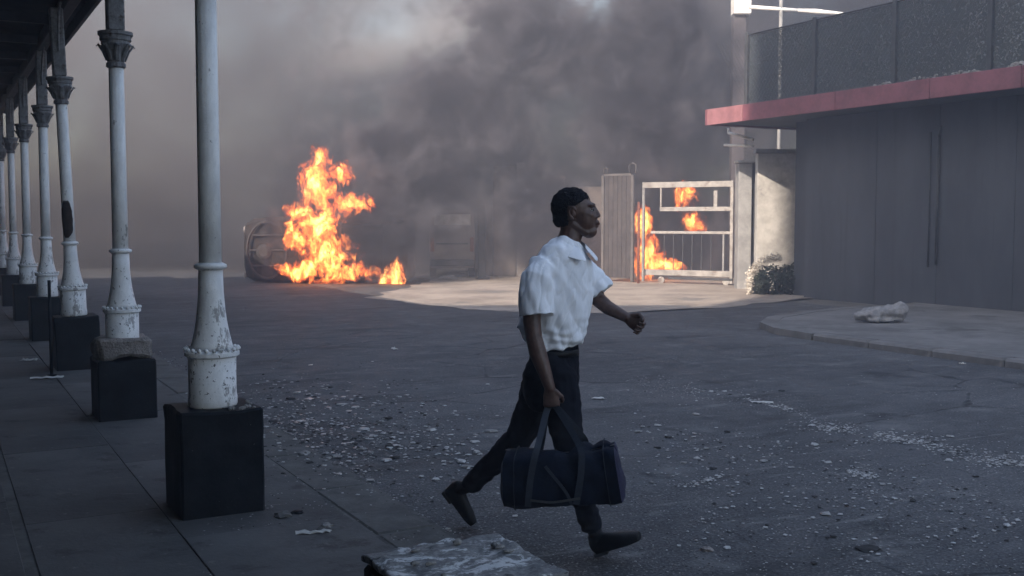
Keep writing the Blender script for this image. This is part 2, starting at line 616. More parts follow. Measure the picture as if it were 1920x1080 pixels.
# left pavement: base, slabs one by one, kerb stones
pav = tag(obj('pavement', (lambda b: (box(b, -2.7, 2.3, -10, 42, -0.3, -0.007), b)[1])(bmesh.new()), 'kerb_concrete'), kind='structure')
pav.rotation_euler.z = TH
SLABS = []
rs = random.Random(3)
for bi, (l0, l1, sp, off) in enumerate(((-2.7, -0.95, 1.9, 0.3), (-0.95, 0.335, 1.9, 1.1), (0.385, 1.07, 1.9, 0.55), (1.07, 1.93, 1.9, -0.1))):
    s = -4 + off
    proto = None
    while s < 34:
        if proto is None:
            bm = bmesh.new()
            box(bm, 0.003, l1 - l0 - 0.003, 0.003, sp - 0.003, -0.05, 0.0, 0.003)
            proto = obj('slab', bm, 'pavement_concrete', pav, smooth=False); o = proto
        else:
            o = proto.copy(); COL.objects.link(o)
        o.location = (l0, s, rs.uniform(-0.004, 0.003))
        o.rotation_euler = (R(rs.uniform(-.12, .12)), R(rs.uniform(-.15, .15)), 0)
        s += sp
s = -4
proto = None
while s < 34:
    if proto is None:
        bm = bmesh.new()
        box(bm, 0.006, 0.345, 0.006, 0.99, -0.14, 0.0, 0.018)
        rough_up(bm, 0.004, 6)
        proto = obj('kerb_stone', bm, 'kerb_concrete', pav); o = proto
    else:
        o = proto.copy(); COL.objects.link(o)
    o.location = (1.935, s, rs.uniform(-0.006, 0.003))
    o.rotation_euler = (0, R(rs.uniform(-.4, .4)), R(rs.uniform(-.2, .2)))
    s += 1.0

# right pavement with its kerb
bm = bmesh.new()
pts = [(10.9, -12)] + [(10.9, 10.9), (11.0, 11.7), (11.35, 12.35), (12.0, 12.9), (13.2, 13.4), (15.0, 13.8), (16.6, 14.1)] + [(16.6, -12)]
a_ = [bm.verts.new((x, y, -0.20)) for x, y in pts]; b_ = [bm.verts.new((x, y, 0.015)) for x, y in pts]
bm.faces.new(b_)
for i in range(len(pts)): bm.faces.new((a_[i], a_[(i + 1) % len(pts)], b_[(i + 1) % len(pts)], b_[i]))
bmesh.ops.recalc_face_normals(bm, faces=bm.faces[:])
simple('far_pavement', (0.17, 0.16, 0.155), 0.9, 0.9, 0.4, 0.4, dirt=(0.09, 0.085, 0.08), ds=.55)
rp = tag(obj('pavement', bm, 'far_pavement'), kind='structure'); rp.rotation_euler.z = TH
proto = None
for i in range(22):
    if proto is None:
        bm = bmesh.new(); box(bm, 0, 0.25, 0.002, 0.998, -0.14, 0.018, 0.03); rough_up(bm, 0.008, 5)
        proto = obj('kerb_stone', bm, 'far_pavement', rp); o = proto
    else:
        o = proto.copy(); COL.objects.link(o)
    o.location = (10.65, 9.9 - i, 0)
cpts = [Vector((10.65, 10.9)), Vector((10.75, 11.75)), Vector((11.15, 12.5)), Vector((11.85, 13.12)), Vector((13.1, 13.65)), Vector((14.9, 14.05))]
for p0, p1 in zip(cpts, cpts[1:]):
    d = p1 - p0; n_ = Vector((d.y, -d.x)).normalized() * 0.25
    bm = bmesh.new()
    q = [p0 + d.normalized() * 0.006, p1 - d.normalized() * 0.006]
    P = [q[0], q[1], q[1] + n_, q[0] + n_]
    lo = [bm.verts.new((p.x, p.y, -0.14)) for p in P]; hi = [bm.verts.new((p.x, p.y, 0.017)) for p in P]
    bm.faces.new(hi); bm.faces.new(list(reversed(lo)))
    for i in range(4): bm.faces.new((lo[i], lo[(i + 1) % 4], hi[(i + 1) % 4], hi[i]))
    bmesh.ops.recalc_face_normals(bm, faces=bm.faces[:])
    obj('kerb_stone', bm, 'far_pavement', rp)

# concrete apron at the gate, cut to the sunlit patch, paled to boost sunlight
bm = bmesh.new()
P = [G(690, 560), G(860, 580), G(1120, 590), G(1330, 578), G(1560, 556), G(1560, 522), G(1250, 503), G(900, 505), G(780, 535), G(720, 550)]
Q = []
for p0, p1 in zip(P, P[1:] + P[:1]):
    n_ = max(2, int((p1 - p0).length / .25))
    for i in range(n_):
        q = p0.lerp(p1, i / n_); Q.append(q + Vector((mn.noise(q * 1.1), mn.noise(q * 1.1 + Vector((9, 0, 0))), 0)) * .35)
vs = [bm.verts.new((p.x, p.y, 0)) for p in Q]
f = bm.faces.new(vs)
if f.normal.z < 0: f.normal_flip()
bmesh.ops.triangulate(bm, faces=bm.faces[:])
ap = tag(obj('sunlit_concrete_apron', bm, 'apron_sunlit_concrete', loc=(0, 0, RZ + 0.008)), kind='structure')

# ------------------------------------------------------------------ unseen buildings, added out of the frame to shade the street
def shade_building(name, label, x0, x1, y0, y1, h, rz, floors, bays):
    r = empty(name, (0, 0, 0), rz, label, 'building')
    bm = bmesh.new(); box(bm, x0, x1, y0, y1, -0.3, h); obj('wall', bm, 'brick_building', r)
    bm = bmesh.new(); box(bm, x0 - .2, x1 + .2, y0 - .2, y1 + .2, h + .003, h + .35); obj('roof', bm, 'grey_post', r)
    pr = None
    for f_ in range(floors):
        for b_ in range(bays):
            y = y0 + (b_ + 0.5) * (y1 - y0) / bays; z = (f_ + 0.55) * h / floors
            if pr is None:
                bm = bmesh.new(); box(bm, -0.04, 0.05, -0.75, 0.75, -0.8, 0.8); o = pr = obj('window', bm, 'dark_glass', r)
            else:
                o = pr.copy(); COL.objects.link(o)
            o.location = (x1, y, z)
    return r


SC = Vector((-9.2, -0.25, 0)) - HD * 7
RB = -R(SUN_AZ)                            # its flank runs along the sunlight
loc_ = Matrix.Rotation(-RB, 3, 'Z') @ SC
shade_building('building', 'tall brick block added for its shadow, unseen behind the arcade, outside the picture', loc_.x, loc_.x + 13, loc_.y - 14, loc_.y, 26, RB, 8, 4)
shade_building('building', 'lower brick block added for its shadow next to the tall one, outside the picture', -46, -9.6, -11, -0.22, 12.5, 0, 4, 4)

# ------------------------------------------------------------------ arcade canopy on the left
can = empty('arcade_canopy', (0, 0, 0), TH, 'dark sheet metal canopy roof carried by the row of white columns', 'canopy')
bm = bmesh.new()
y = -6.0
prev = None
k = 0
while y < 27.2:                                  # corrugated sheet
    z = 4.02 + 0.03 * (1 if k % 2 else -1)
    cur = [bm.verts.new((-2.9, y, z + 0.35)), bm.verts.new((1.62, y, z))]
    if prev: bm.faces.new((prev[0], prev[1], cur[1], cur[0]))
    prev = cur; y += 0.09; k += 1
obj('roof_sheet', bm, 'canopy_sheet', can)
bm = bmesh.new(); box(bm, 1.30, 1.42, -6, 27, 3.80, 3.96, 0.01); obj('edge_beam', bm, 'canopy_beam', can)
bm = bmesh.new(); box(bm, 1.60, 1.64, -6, 27, 3.86, 4.08); obj('fascia', bm, 'canopy_beam', can)
bm = bmesh.new(); box(bm, -0.9, -0.8, -6, 27, 3.95, 4.11); obj('purlin', bm, 'canopy_beam', can)
pr = None
for i in range(21):
    if pr is None:
        bm = bmesh.new(); box(bm, -2.8, 1.29, -0.03, 0.03, 3.84, 3.94); o = pr = obj('rafter', bm, 'canopy_beam', can)
    else:
        o = pr.copy(); COL.objects.link(o)
    o.location = (0, -5.4 + i * 1.5775, 0)
tw = empty('building', (0, 0, 0), TH, 'plain block added to cut sky light, standing against the arcade behind the camera, outside the picture', 'building')  # unseen block, added to keep sky light off the columns' left side
bm = bmesh.new(); box(bm, -9.5, -2.86, -26, 1.5, 5.36, 12.0); obj('wall', bm, 'brick_building', tw)
bm = bmesh.new(); box(bm, -9.6, -2.8, -26.1, 1.6, 12.003, 12.3); obj('roof', bm, 'grey_post', tw)
aw = empty('arcade_building', (0, 0, 0), TH, 'arcade shop building under the canopy, outside the picture', 'building')
bm = bmesh.new(); box(bm, -7.5, -2.85, -26, 27, -0.3, 5.2); obj('wall', bm, 'canopy_beam', aw)
bm = bmesh.new(); box(bm, -7.6, -2.8, -26.1, 27.1, 5.203, 5.35); obj('roof', bm, 'canopy_sheet', aw)

# ------------------------------------------------------------------ columns
CL, CS, SP = 1.35, 5.946, 3.155
PL = 0.447


def plinth_bm(h, seed=0.0, cuts=3):
    bm = bmesh.new()
    box(bm, -PL / 2, PL / 2, -PL / 2, PL / 2, -0.04, h, 0.012)
    bmesh.ops.subdivide_edges(bm, edges=[e for e in bm.edges if e.calc_length() > 0.1], cuts=cuts * 2, use_grid_fill=True)
    for v in bm.verts:
        nz = mn.noise_vector(v.co * 6 + Vector((seed, 0, 0)))
        edge = max(abs(v.co.x), abs(v.co.y)) > PL / 2 - 0.02 and v.co.z > h - 0.03
        v.co += nz * (0.016 if edge else 0.004)
    return bm


def column_parts(root, base, h_lo):
    """drum, flared foot, rings, shaft, capital, upper post; base = height of the plinth's top"""
    bm = bmesh.new(); lathe(bm, [(0.128, base), (0.133, base + 0.01), (0.133, base + 0.05), (0.129, base + 0.07), (0.130, 0.84)], 28)
    obj('drum', bm, 'column_paint', root, True)
    bm = bmesh.new(); lathe(bm, [(0.130, 0.838), (0.148, 0.848), (0.148, 0.868), (0.128, 0.880)], 28)
    obj('base_ring', bm, 'column_paint', root, False)
    bm = bmesh.new()
    for k in range(22):
        a_ = 2 * math.pi * k / 22
        ellipsoid(bm, (0.143 * math.cos(a_), 0.143 * math.sin(a_), 0.885), (0.012, 0.012, 0.012), seg=6)
    obj('bead_row', bm, 'column_paint', root, True)
    bm = bmesh.new(); lathe(bm, [(0.120, 0.881), (0.112, 0.91), (0.098, 0.97), (0.085, 1.04), (0.076, 1.12), (0.070, 1.20), (0.067, 1.318)], 28, 1, 0.04)
    obj('flared_foot', bm, 'column_paint', root, True)
    bm = bmesh.new(); lathe(bm, [(0.067, 1.319), (0.084, 1.328), (0.090, 1.338), (0.084, 1.350), (0.062, 1.360)], 28)
    obj('shaft_ring', bm, 'column_paint', root, True)
    bm = bmesh.new(); lathe(bm, [(0.062, 1.361), (0.0605, 1.9), (0.058, 2.80)], 28, 1, 0.05)
    obj('shaft', bm, 'column_paint', root, True)
    bm = bmesh.new()
    lathe(bm, [(0.060, 2.801), (0.076, 2.81), (0.076, 2.835), (0.064, 2.85), (0.072, 2.90), (0.088, 2.95), (0.112, 2.99), (0.112, 3.01), (0.122, 3.02), (0.122, 3.05), (0.135, 3.06), (0.135, 3.085), (0.07, 3.09)], 20)
    for k in range(8):                          # leaves curling out under the abacus
        a_ = 2 * math.pi * k / 8
        d = Vector((math.cos(a_), math.sin(a_), 0))
        loft(bm, [d * 0.07 + Vector((0, 0, 2.86)), d * 0.098 + Vector((0, 0, 2.93)), d * 0.135 + Vector((0, 0, 2.985)), d * 0.145 + Vector((0, 0, 2.965))],
             [(0.020, 0.008), (0.026, 0.009), (0.018, 0.009), (0.008, 0.006)], 6, side=(-d.y, d.x, 0), cap=False)
    cp = obj('capital', bm, 'iron_paint', root)
    bm = bmesh.new(); box(bm, -0.066, 0.066, -0.066, 0.066, 3.091, 3.797, 0.012); obj('upper_post', bm, 'iron_paint', root)
    for sgn in (-1, 1):
        bm = bmesh.new()
        pts = [Vector((0, sgn * (0.067 + 0.42 * (1 - math.cos(t))), 3.35 + 0.42 * math.sin(t))) for t in [i * math.pi / 2 / 7 for i in range(8)]]
        loft(bm, pts, [(0.012, 0.018)] * 8, 6, side=(1, 0, 0), cap=False)
        obj('bracket', bm, 'iron_paint', root)


names = ['nearest white cast iron column on a black plinth, paint chipped at its foot',
         'second white column from the camera, standing on a broken brown concrete cap over a black plinth',
         'third white column, leaning and rusted through above its lower ring',
         'fourth white column along the arcade, right behind the leaning rusted one',
         'fifth white column along the arcade, small and hazy behind the fourth',
         'sixth white column along the arcade, half lost in haze near the left edge',
         'seventh white column, the last one visible at the left edge of the photo']
protoC = None
for k in range(7):
    loc = S(CS + SP * k, CL, 0)
    if k in (0,):
        r = empty('column', loc, TH, None, 'column', 'row of columns along the arcade')
        pl = obj('plinth', plinth_bm(0.565, 1.3), 'black_paint', r)
        column_parts(r, 0.566, 0)
        protoC = r
    elif k == 1:
        r = empty('column', loc, TH)
        tag(r, None, 'column', 'row of columns along the arcade')
        obj('plinth', plinth_bm(0.47, 4.0), 'black_paint', r)
        bm = bmesh.new()
        box(bm, -0.215, 0.205, -0.2, 0.215, 0.472, 0.64, 0.03)
        bmesh.ops.subdivide_edges(bm, edges=bm.edges[:], cuts=4, use_grid_fill=True)
        for v in bm.verts:
            v.co += mn.noise_vector(v.co * 7) * 0.045
            v.co.z = min(max(v.co.z, 0.474), 0.648)
        obj('concrete_cap', bm, 'rubble', r)
        for c in list(protoC.children):
            if not c.name.startswith('plinth'):
                c2 = c.copy(); COL.objects.link(c2); c2.parent = r
    else:
        r = copy_tree(protoC); r.location = loc
    if k < 7: r['label'] = names[k]
    else: r['label'] = 'white column further down the arcade, hidden beyond the left edge'
    r.rotation_euler = (0, 0, TH)
    if k == 2:
        simple('rust_scale', (0.035, 0.022, 0.018), 0.95, 18, .5, .8)
        bm = bmesh.new()
        prv = None
        for j_ in range(15):
            z_ = 1.40 + j_ * .028
            cen = R(250) + .9 * mn.noise(Vector((0, 0, z_ * 4))); wd_ = 1.1 * math.sin(math.pi * (j_ + .5) / 15) ** .6 + .25 * mn.noise(Vector((3, 0, z_ * 12)))
            cur = [bm.verts.new(((.0655 + .006 * mn.noise(Vector((q_, z_ * 20, 0)))) * math.cos(cen + (q_ / 8 - .5) * 2 * wd_), .066 * math.sin(cen + (q_ / 8 - .5) * 2 * wd_), z_)) for q_ in range(9)]
            if prv:
                for q_ in range(8): bm.faces.new((prv[q_], prv[q_ + 1], cur[q_ + 1], cur[q_]))
            prv = cur
        o = obj('rust_patch', bm, 'rust_scale', r, True); o.modifiers.new('t', 'SOLIDIFY').thickness = .004
        r.rotation_euler = (R(0.6), R(-1.9), TH)

p = G(97, 706, 0)
bm = bmesh.new(); bar(bm, (0, 0, 0), (0, 0, .98), .017, 8); bar(bm, (0, 0, 0.0), (0, 0, .02), .05, 8)
tag(obj('thin_pole', bm, 'black_paint', None, True, loc=(p.x, p.y, 0)), 'thin black pole standing in front of the third plinth', 'pole')

# plinth without a column in the foreground
r = empty('column_plinth', S(CS - SP, CL + 0.0, 0), TH, 'empty black plinth at the bottom edge whose broken top shows peeling white paint', 'plinth')
obj('plinth_body', plinth_bm(0.555, 9.0, 4), 'black_paint', r)
bm = bmesh.new()
box(bm, -PL / 2 - 0.004, PL / 2 + 0.006, -PL / 2 - 0.004, PL / 2 + 0.004, 0.557, 0.580, 0.006)
bmesh.ops.subdivide_edges(bm, edges=[e for e in bm.edges if e.calc_length() > 0.1], cuts=26, use_grid_fill=True)
for v in bm.verts:
    if v.co.z > 0.57:
        v.co.z += 0.014 * mn.fractal(v.co * 9, 0.9, 2.0, 4) + 0.004
        v.co.z = max(v.co.z, 0.562)
    e = max(abs(v.co.x), abs(v.co.y))
    if e > PL / 2 - 0.02: v.co += mn.noise_vector(v.co * 14) * 0.012
obj('worn_top', bm, 'peeling_top', r, True)
rr = random.Random(5)
for i in range(9):
    bm = bmesh.new(); ellipsoid(bm, (0, 0, 0), (rr.uniform(.008, .02), rr.uniform(.008, .016), rr.uniform(.004, .009)), seg=6); rough_up(bm, 0.004, 60, i)
    o = obj('chip', bm, 'pale_rubble', r); o.location = (rr.uniform(-.18, .18), rr.uniform(-.18, .18), 0.592)

# ------------------------------------------------------------------ low building on the right
WL = 16.35
sF = 14.75                   # far end of the dark wall (along the street)


def s_at(px, l):             # distance along the street where the line l shows at image column px
    t = (px - 960) / F
    return (l * math.cos(TH) - t * l * math.sin(TH)) / (t * math.cos(TH) + math.sin(TH))


lb = empty('low_building', (0, 0, 0), TH, 'low dark grey building with a red roof edge on the right side of the street', 'building')
sEnd = s_at(1508, WL)
edges = [sEnd, s_at(1640, WL), s_at(1756, WL), s_at(1900, WL), s_at(1900, WL) - 2.2, s_at(1900, WL) - 4.6, s_at(1900, WL) - 7, -10]
for a0, a1 in zip(edges, edges[1:]):
    bm = bmesh.new(); box(bm, WL, WL + 0.2, a1 + 0.004, a0 - 0.004, -0.1, 3.70, 0.004); obj('wall_panel', bm, 'wall_cladding', lb)
bm = bmesh.new(); box(bm, WL + 0.21, WL + 7, -10, sEnd - 0.004, -0.1, 3.70); obj('wall', bm, 'wall_cladding', lb)
sp_ = s_at(1758, WL)
bm = bmesh.new(); bar(bm, (WL - 0.05, sp_, 0.75), (WL - 0.05, sp_, 3.1), 0.026, 10); bar(bm, (WL - 0.05, sp_, 3.1), (WL + 0.02, sp_, 3.3), 0.026, 10)
obj('downpipe', bm, 'dark_steel', lb, True)
bm = bmesh.new(); bar(bm, (WL - 0.02, sp_ + 0.2, 0.7), (WL - 0.02, sp_ + 0.2, 3.2), 0.015, 8); obj('cable', bm, 'dark_steel', lb, True)
FL = 15.3
sR = s_at(1322, FL)
bm = bmesh.new(); box(bm, FL + 0.06, WL + 7.4, -10, sR - 0.06, 3.72, 3.99); obj('roof_slab', bm, 'wall_cladding', lb)
fe = [sR, s_at(1388, FL), s_at(1560, FL), s_at(1735, FL), s_at(1905, FL), s_at(1905, FL) - 3, s_at(1905, FL) - 6, s_at(1905, FL) - 9, -10]
for i, (a0, a1) in enumerate(zip(fe, fe[1:])):
    bm = bmesh.new(); box(bm, FL, FL + 0.05, a1 + 0.006, a0 - 0.006, 3.68, 4.03, 0.006)
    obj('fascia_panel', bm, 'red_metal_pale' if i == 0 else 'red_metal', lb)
bm = bmesh.new(); box(bm, FL, WL + 7.4, sR, sR + 0.05, 3.68, 4.03); obj('fascia_end', bm, 'red_metal', lb)
# small pipes under the far end of the eaves
bm = bmesh.new(); bar(bm, J(1366, 249, 24.6), J(1412, 262, 24.0), 0.035, 8); bar(bm, J(1366, 249, 24.6), J(1366, 240, 24.6), 0.03, 8)
tag(obj('eaves_pipe', bm, 'white_metal', None, True), 'upper pale pipe sticking out under the far end of the red roof edge', 'pipe')
bm = bmesh.new(); bar(bm, J(1358, 272, 24.6), J(1412, 274, 24.0), 0.03, 8)
tag(obj('eaves_pipe', bm, 'white_metal', None, True), 'lower pale pipe sticking out under the far end of the red roof edge', 'pipe')
bm = bmesh.new(); box(bm, WL + 0.3, WL + 0.62, sEnd + 0.3, sEnd + 0.62, -0.1, 3.69); o = obj('corner_post', bm, 'wall_cladding', lb)

# fence on the roof
fn = empty('roof_fence', (0, 0, 0), TH, 'wire fence with dark netting standing on the red edged roof', 'fence')
FZ0, FZ1 = 4.0, 5.56
FFL = FL + 0.35
fs0 = s_at(1396, FFL); step = 2.02
for i in range(14):
    s_ = fs0 - i * step
    bm = bmesh.new(); box(bm, FFL - 0.045, FFL + 0.045, s_ - 0.045, s_ + 0.045, 3.992, FZ1 + 0.05, 0.006); obj('fence_post', bm, 'dark_steel', fn)
    if i < 13:
        bm = bmesh.new()
        vs = [bm.verts.new((FFL + 0.02, y_, z_)) for y_, z_ in ((s_ - 0.05, FZ0 + 0.06), (s_ - step + 0.05, FZ0 + 0.06), (s_ - step + 0.05, FZ1 - 0.02), (s_ - 0.05, FZ1 - 0.02))]
        bm.faces.new(vs)
        obj('netting', bm, 'netting', fn)
bm = bmesh.new()
bar(bm, (FFL, fs0, FZ1), (FFL, fs0 - 13 * step, FZ1), 0.02, 6)
bar(bm, (FFL, fs0, FZ0 + 0.09), (FFL, fs0 - 13 * step, FZ0 + 0.09), 0.015, 6)
obj('rail', bm, 'dark_steel', fn)
bm = bmesh.new()
H_ = FZ1 - FZ0 - 0.1
n_w = int(14 * 2 / 0.1)
for i in range(n_w):
    y0 = fs0 - i * 0.1
    for sg in (-1, 1):
        bar(bm, (FFL - 0.01 * sg, y0, FZ0 + 0.09), (FFL - 0.01 * sg, y0 + sg * H_ * 0.7, FZ1 - 0.02), 0.0045, 3)
o = obj('wire_mesh', bm, 'dark_steel', fn); o['kind'] = 'stuff'
# litter blown against the fence foot
rr = random.Random(11)
bm = bmesh.new()
for i in range(60):
    px = rr.choice([rr.uniform(1635, 1665), rr.uniform(1690, 1800), rr.uniform(1790, 1830), rr.uniform(1885, 1925), rr.uniform(1660, 1920)])
    s_ = s_at(px, FL + 0.15)
    vs = ellipsoid(bm, (0, 0, 0), (rr.uniform(.02, .05), rr.uniform(.02, .07), rr.uniform(.012, .035) * (1 + 1.2 * (px > 1850))), seg=6)
    for v in vs: v.co = v.co + mn.noise_vector(v.co * 60 + Vector((i, 0, 0))) * 0.02 + Vector((FL + rr.uniform(.08, .25), s_, 4.03 + 0.0)) if v is vs[0] else v.co
    off = Vector((FL + rr.uniform(.08, .22), s_, 4.03 + rr.uniform(-.005, .05)))
    for v in vs[1:]: v.co = v.co + mn.noise_vector(v.co * 60 + Vector((i, 0, 0))) * 0.02 + off
    vs[0].co = vs[1].co
tag(obj('roof_litter', bm, 'pale_rubble'), 'pale scraps of litter heaped along the foot of the roof fence', 'litter', kind='stuff').rotation_euler.z = TH

# tall post with white box and a pale lamp arm, behind the roof
YP = 30.4
po = empty('tall_post', J(1380, 410, YP) * 1, 0, 'tall dull post with a white box on top rising behind the red roof edge', 'post')
po.location.z = RZ
bx_, by_ = po.location.x, po.location.y
topz = J(1380, 30, YP).z
bm = bmesh.new(); box(bm, -0.18, 0.18, -0.15, 0.15, -0.2, topz - RZ, 0.01); simple('old_post', (0.085, 0.075, 0.08), 0.9, 2, .3, .3); obj('shaft', bm, 'old_post', po)
bm = bmesh.new(); box(bm, -0.19, 0.30, -0.3, 0.2, topz - RZ + 0.003, topz - RZ + 0.75, 0.03); obj('white_box', bm, 'pale_panel', po)
la = empty('street_lamp', (J(1458, 410, 27).x, 27, RZ), 0, 'thin street lamp with a long pale horizontal arm above the roof fence', 'street lamp')
b0 = la.location
zt = J(1458, -25, 27).z - RZ
bm = bmesh.new(); bar(bm, (0, 0, -0.1), (0, 0, zt), 0.045, 8); obj('pole', bm, 'grey_post', la, True)
bm = bmesh.new(); bar(bm, J(1405, 13, 27) - b0, J(1500, 20, 27) - b0, 0.05, 8); obj('arm', bm, 'pale_panel', la, True)
bm = bmesh.new(); loft(bm, [J(1498, 20, 27) - b0, J(1530, 22, 27) - b0, J(1580, 26, 27) - b0], [(0.07, 0.05), (0.10, 0.07), (0.05, 0.04)], 8); obj('lamp_head', bm, 'pale_panel', la, True)

# ------------------------------------------------------------------ boundary wall, gate, gate posts
bwp = J(1418, 545, 24.6)
bm = bmesh.new()
x0, x1 = J(1417, 500, 25.0).x, J(1560, 500, 25.0).x
bw = empty('boundary_wall', (0, 0, 0), 0, 'pale rendered boundary wall catching the sun between the gate post and the dark wall', 'wall')
box(bm, x0, x1, 24.95, 25.2, RZ - 0.1, J(1450, 288, 25.0).z, 0.01); obj('wall_face', bm, 'bright_render', bw)
bm = bmesh.new(); box(bm, x0 - 0.05, x1 + .05, 24.90, 25.25, J(1450, 288, 25.0).z + 0.003, J(1450, 280, 25.0).z); obj('coping', bm, 'grey_post', bw)

gp = empty('gate_post', (J(1393, 500, 25.6).x, 25.6, RZ), 0, 'thick pale gate post at the right end of the white gate', 'gate post')
bm = bmesh.new(); box(bm, -0.17, 0.15, -0.2, 0.2, -0.1, J(1393, 306, 25.4).z - RZ, 0.015); obj('post', bm, 'grey_post', gp)
bm = bmesh.new(); box(bm, 0.16, 0.30, -0.08, 0.1, -0.1, J(1408, 304, 25.6).z - RZ, 0.01); obj('dark_strip', bm, 'dark_steel', gp)
bm = bmesh.new(); box(bm, -0.2, 0.18, -0.23, 0.23, J(1393, 306, 25.4).z - RZ + 0.003, J(1393, 301, 25.4).z - RZ, 0.01); obj('cap', bm, 'grey_post', gp)

simple('gate_metal', (0.33, 0.305, 0.28), 0.6, 4, 0.35, 0.3, dirt=(0.16, 0.12, 0.10), ds=0.54)
gL, gR = J(1204, 500, 28.0), J(1374, 500, 26.8)
ga = empty('gate', (gL.x, gL.y, RZ), math.atan2(gR.y - gL.y, gR.x - gL.x), 'white metal sliding gate standing in front of flames, sunlit rails', 'gate')
GW = (Vector((gR.x, gR.y)) - Vector((gL.x, gL.y))).length
zz = lambda py, Y=27.4: J(1290, py, Y).z - RZ


def rail_bm(x0, x1, z, hh, t=0.04):
    bm = bmesh.new(); box(bm, x0, x1, -t, t, z - hh, z + hh, 0.008); return bm


for z, hh, a0, mt in ((zz(346), 0.075, 0.0, 'gate_metal'), (zz(392), 0.055, GW * .2, 'gate_metal'), (zz(436), 0.035, GW * .1, 'gate_metal'), (zz(512), 0.075, 0.0, 'gate_metal')):
    obj('rail', rail_bm(a0, GW, z, hh), mt, ga)
obj('lower_rail', rail_bm(GW * .3, GW, zz(522), 0.03), 'dark_steel', ga)
for x, t, z0, z1, mt in ((0.03, .035, zz(530), zz(340), 'grey_post'), (GW - 0.04, .04, zz(530), zz(340), 'gate_metal'), (GW * .21, .02, zz(395), zz(350), 'gate_metal'), (GW * .90, .025, zz(510), zz(438), 'grey_post'),
                         (GW * .81, .05, zz(388), zz(358), 'gate_metal')):
    bm = bmesh.new(); box(bm, x - t, x + t, -0.03, 0.03, z0, z1, 0.006); obj('upright', bm, mt, ga)
nb = 6
pr = None
for i in range(nb):
    x = GW * (.25 + .62 * i / nb)
    if pr is None:
        bm = bmesh.new(); bar(bm, (0, 0, zz(508)), (0, 0, zz(438)), 0.012, 6); o = pr = obj('bar', bm, 'dark_steel', ga)
    else: o = pr.copy(); COL.objects.link(o)
    o.location.x = x
for x in (GW * .22, GW * .93):
    bm = bmesh.new(); lathe(bm, [(0.03, -0.03), (0.09, -0.025), (0.09, 0.025), (0.03, 0.03)], 14, M=Matrix.Translation((x, 0, 0.09)) @ Matrix.Rotation(R(90), 4, 'X'))
    obj('wheel', bm, 'gate_metal', ga)
# rusty thin pole beside the gate
bm = bmesh.new(); bar(bm, (0, 0, -0.1), (0, 0, zz(378)), 0.035, 8)
p = J(1197, 500, 27.6); simple('rust', (0.22, 0.07, 0.04), 0.8, 8, 0.4, 0.3)
tag(obj('rusty_pole', bm, 'rust', None, True, loc=(p.x, p.y, RZ)), 'thin rust red pole at the left end of the white gate', 'pole')

# dark solid gate leaf with finials left of it
simple('old_iron', (0.12, 0.105, 0.10), 0.8, 5, 0.4, 0.3)
simple('dark_board', (0.060, 0.050, 0.048), 0.85, 5, 0.4, 0.3)
pL, pR = J(1128, 500, 28.6), J(1188, 500, 28.0)
dl = empty('solid_gate_leaf', (pL.x, pL.y, RZ), math.atan2(pR.y - pL.y, pR.x - pL.x), 'dark solid gate leaf with curled metal finials left of the white gate', 'gate')
DW = (Vector((pR.x, pR.y)) - Vector((pL.x, pL.y))).length
hT = zz(330, 28.3)
nbd = 6
for i in range(nbd):
    bm = bmesh.new(); box(bm, 0.09 + (DW - .18) * i / nbd + .004, 0.09 + (DW - .18) * (i + 1) / nbd - .004, -0.02, 0.02, 0.12, hT, 0.004); obj('board', bm, 'dark_board', dl)
for x, h in ((0.04, hT + .02), (DW - 0.04, hT + 0.02)):
    bm = bmesh.new(); box(bm, x - .04, x + .04, -.04, .04, -.1, h, 0.006); obj('frame_upright', bm, 'old_iron', dl)
bm = bmesh.new(); box(bm, 0.08, DW - .08, -.035, .035, hT + .003, hT + .06); obj('frame_rail', bm, 'old_iron', dl)
for x, sc in ((0.12, 0.6), (DW - 0.05, 1.0)):
    bm = bmesh.new()
    loft(bm, [Vector((x - 0.1 * sc, 0, hT + .06)), Vector((x - 0.1 * sc, 0, hT + .22 * sc + .06)), Vector((x, 0, hT + .27 * sc + .06)), Vector((x + 0.1 * sc, 0, hT + .22 * sc + .06)), Vector((x + 0.1 * sc, 0, hT + .07))], [0.022] * 5, 6, cap=False)
    obj('finial', bm, 'old_iron', dl, True)

# wall with piers in the smoke behind
rw = empty('yard_wall', (0, 0, 0), 0, 'smoke veiled yard wall with piers behind the walking person', 'wall')
yw = 31.0
for a0, a1, top, mt, dy in ((895, 925, 385, 'back_wall', 0), (925, 968, 312, 'back_wall', .3), (968, 985, 305, 'back_wall_pale', .5), (985, 1060, 330, 'back_wall', 0), (1060, 1130, 350, 'back_wall', .2)):
    bm = bmesh.new(); p0, p1 = J(a0, 500, yw), J(a1, 500, yw)
    box(bm, p0.x + .01, p1.x - .01, yw - dy * .3, yw + 0.35, RZ - .1, J(a0, top, yw).z, 0.01); obj('pier' if a1 - a0 < 45 else 'wall_panel', bm, mt, rw)

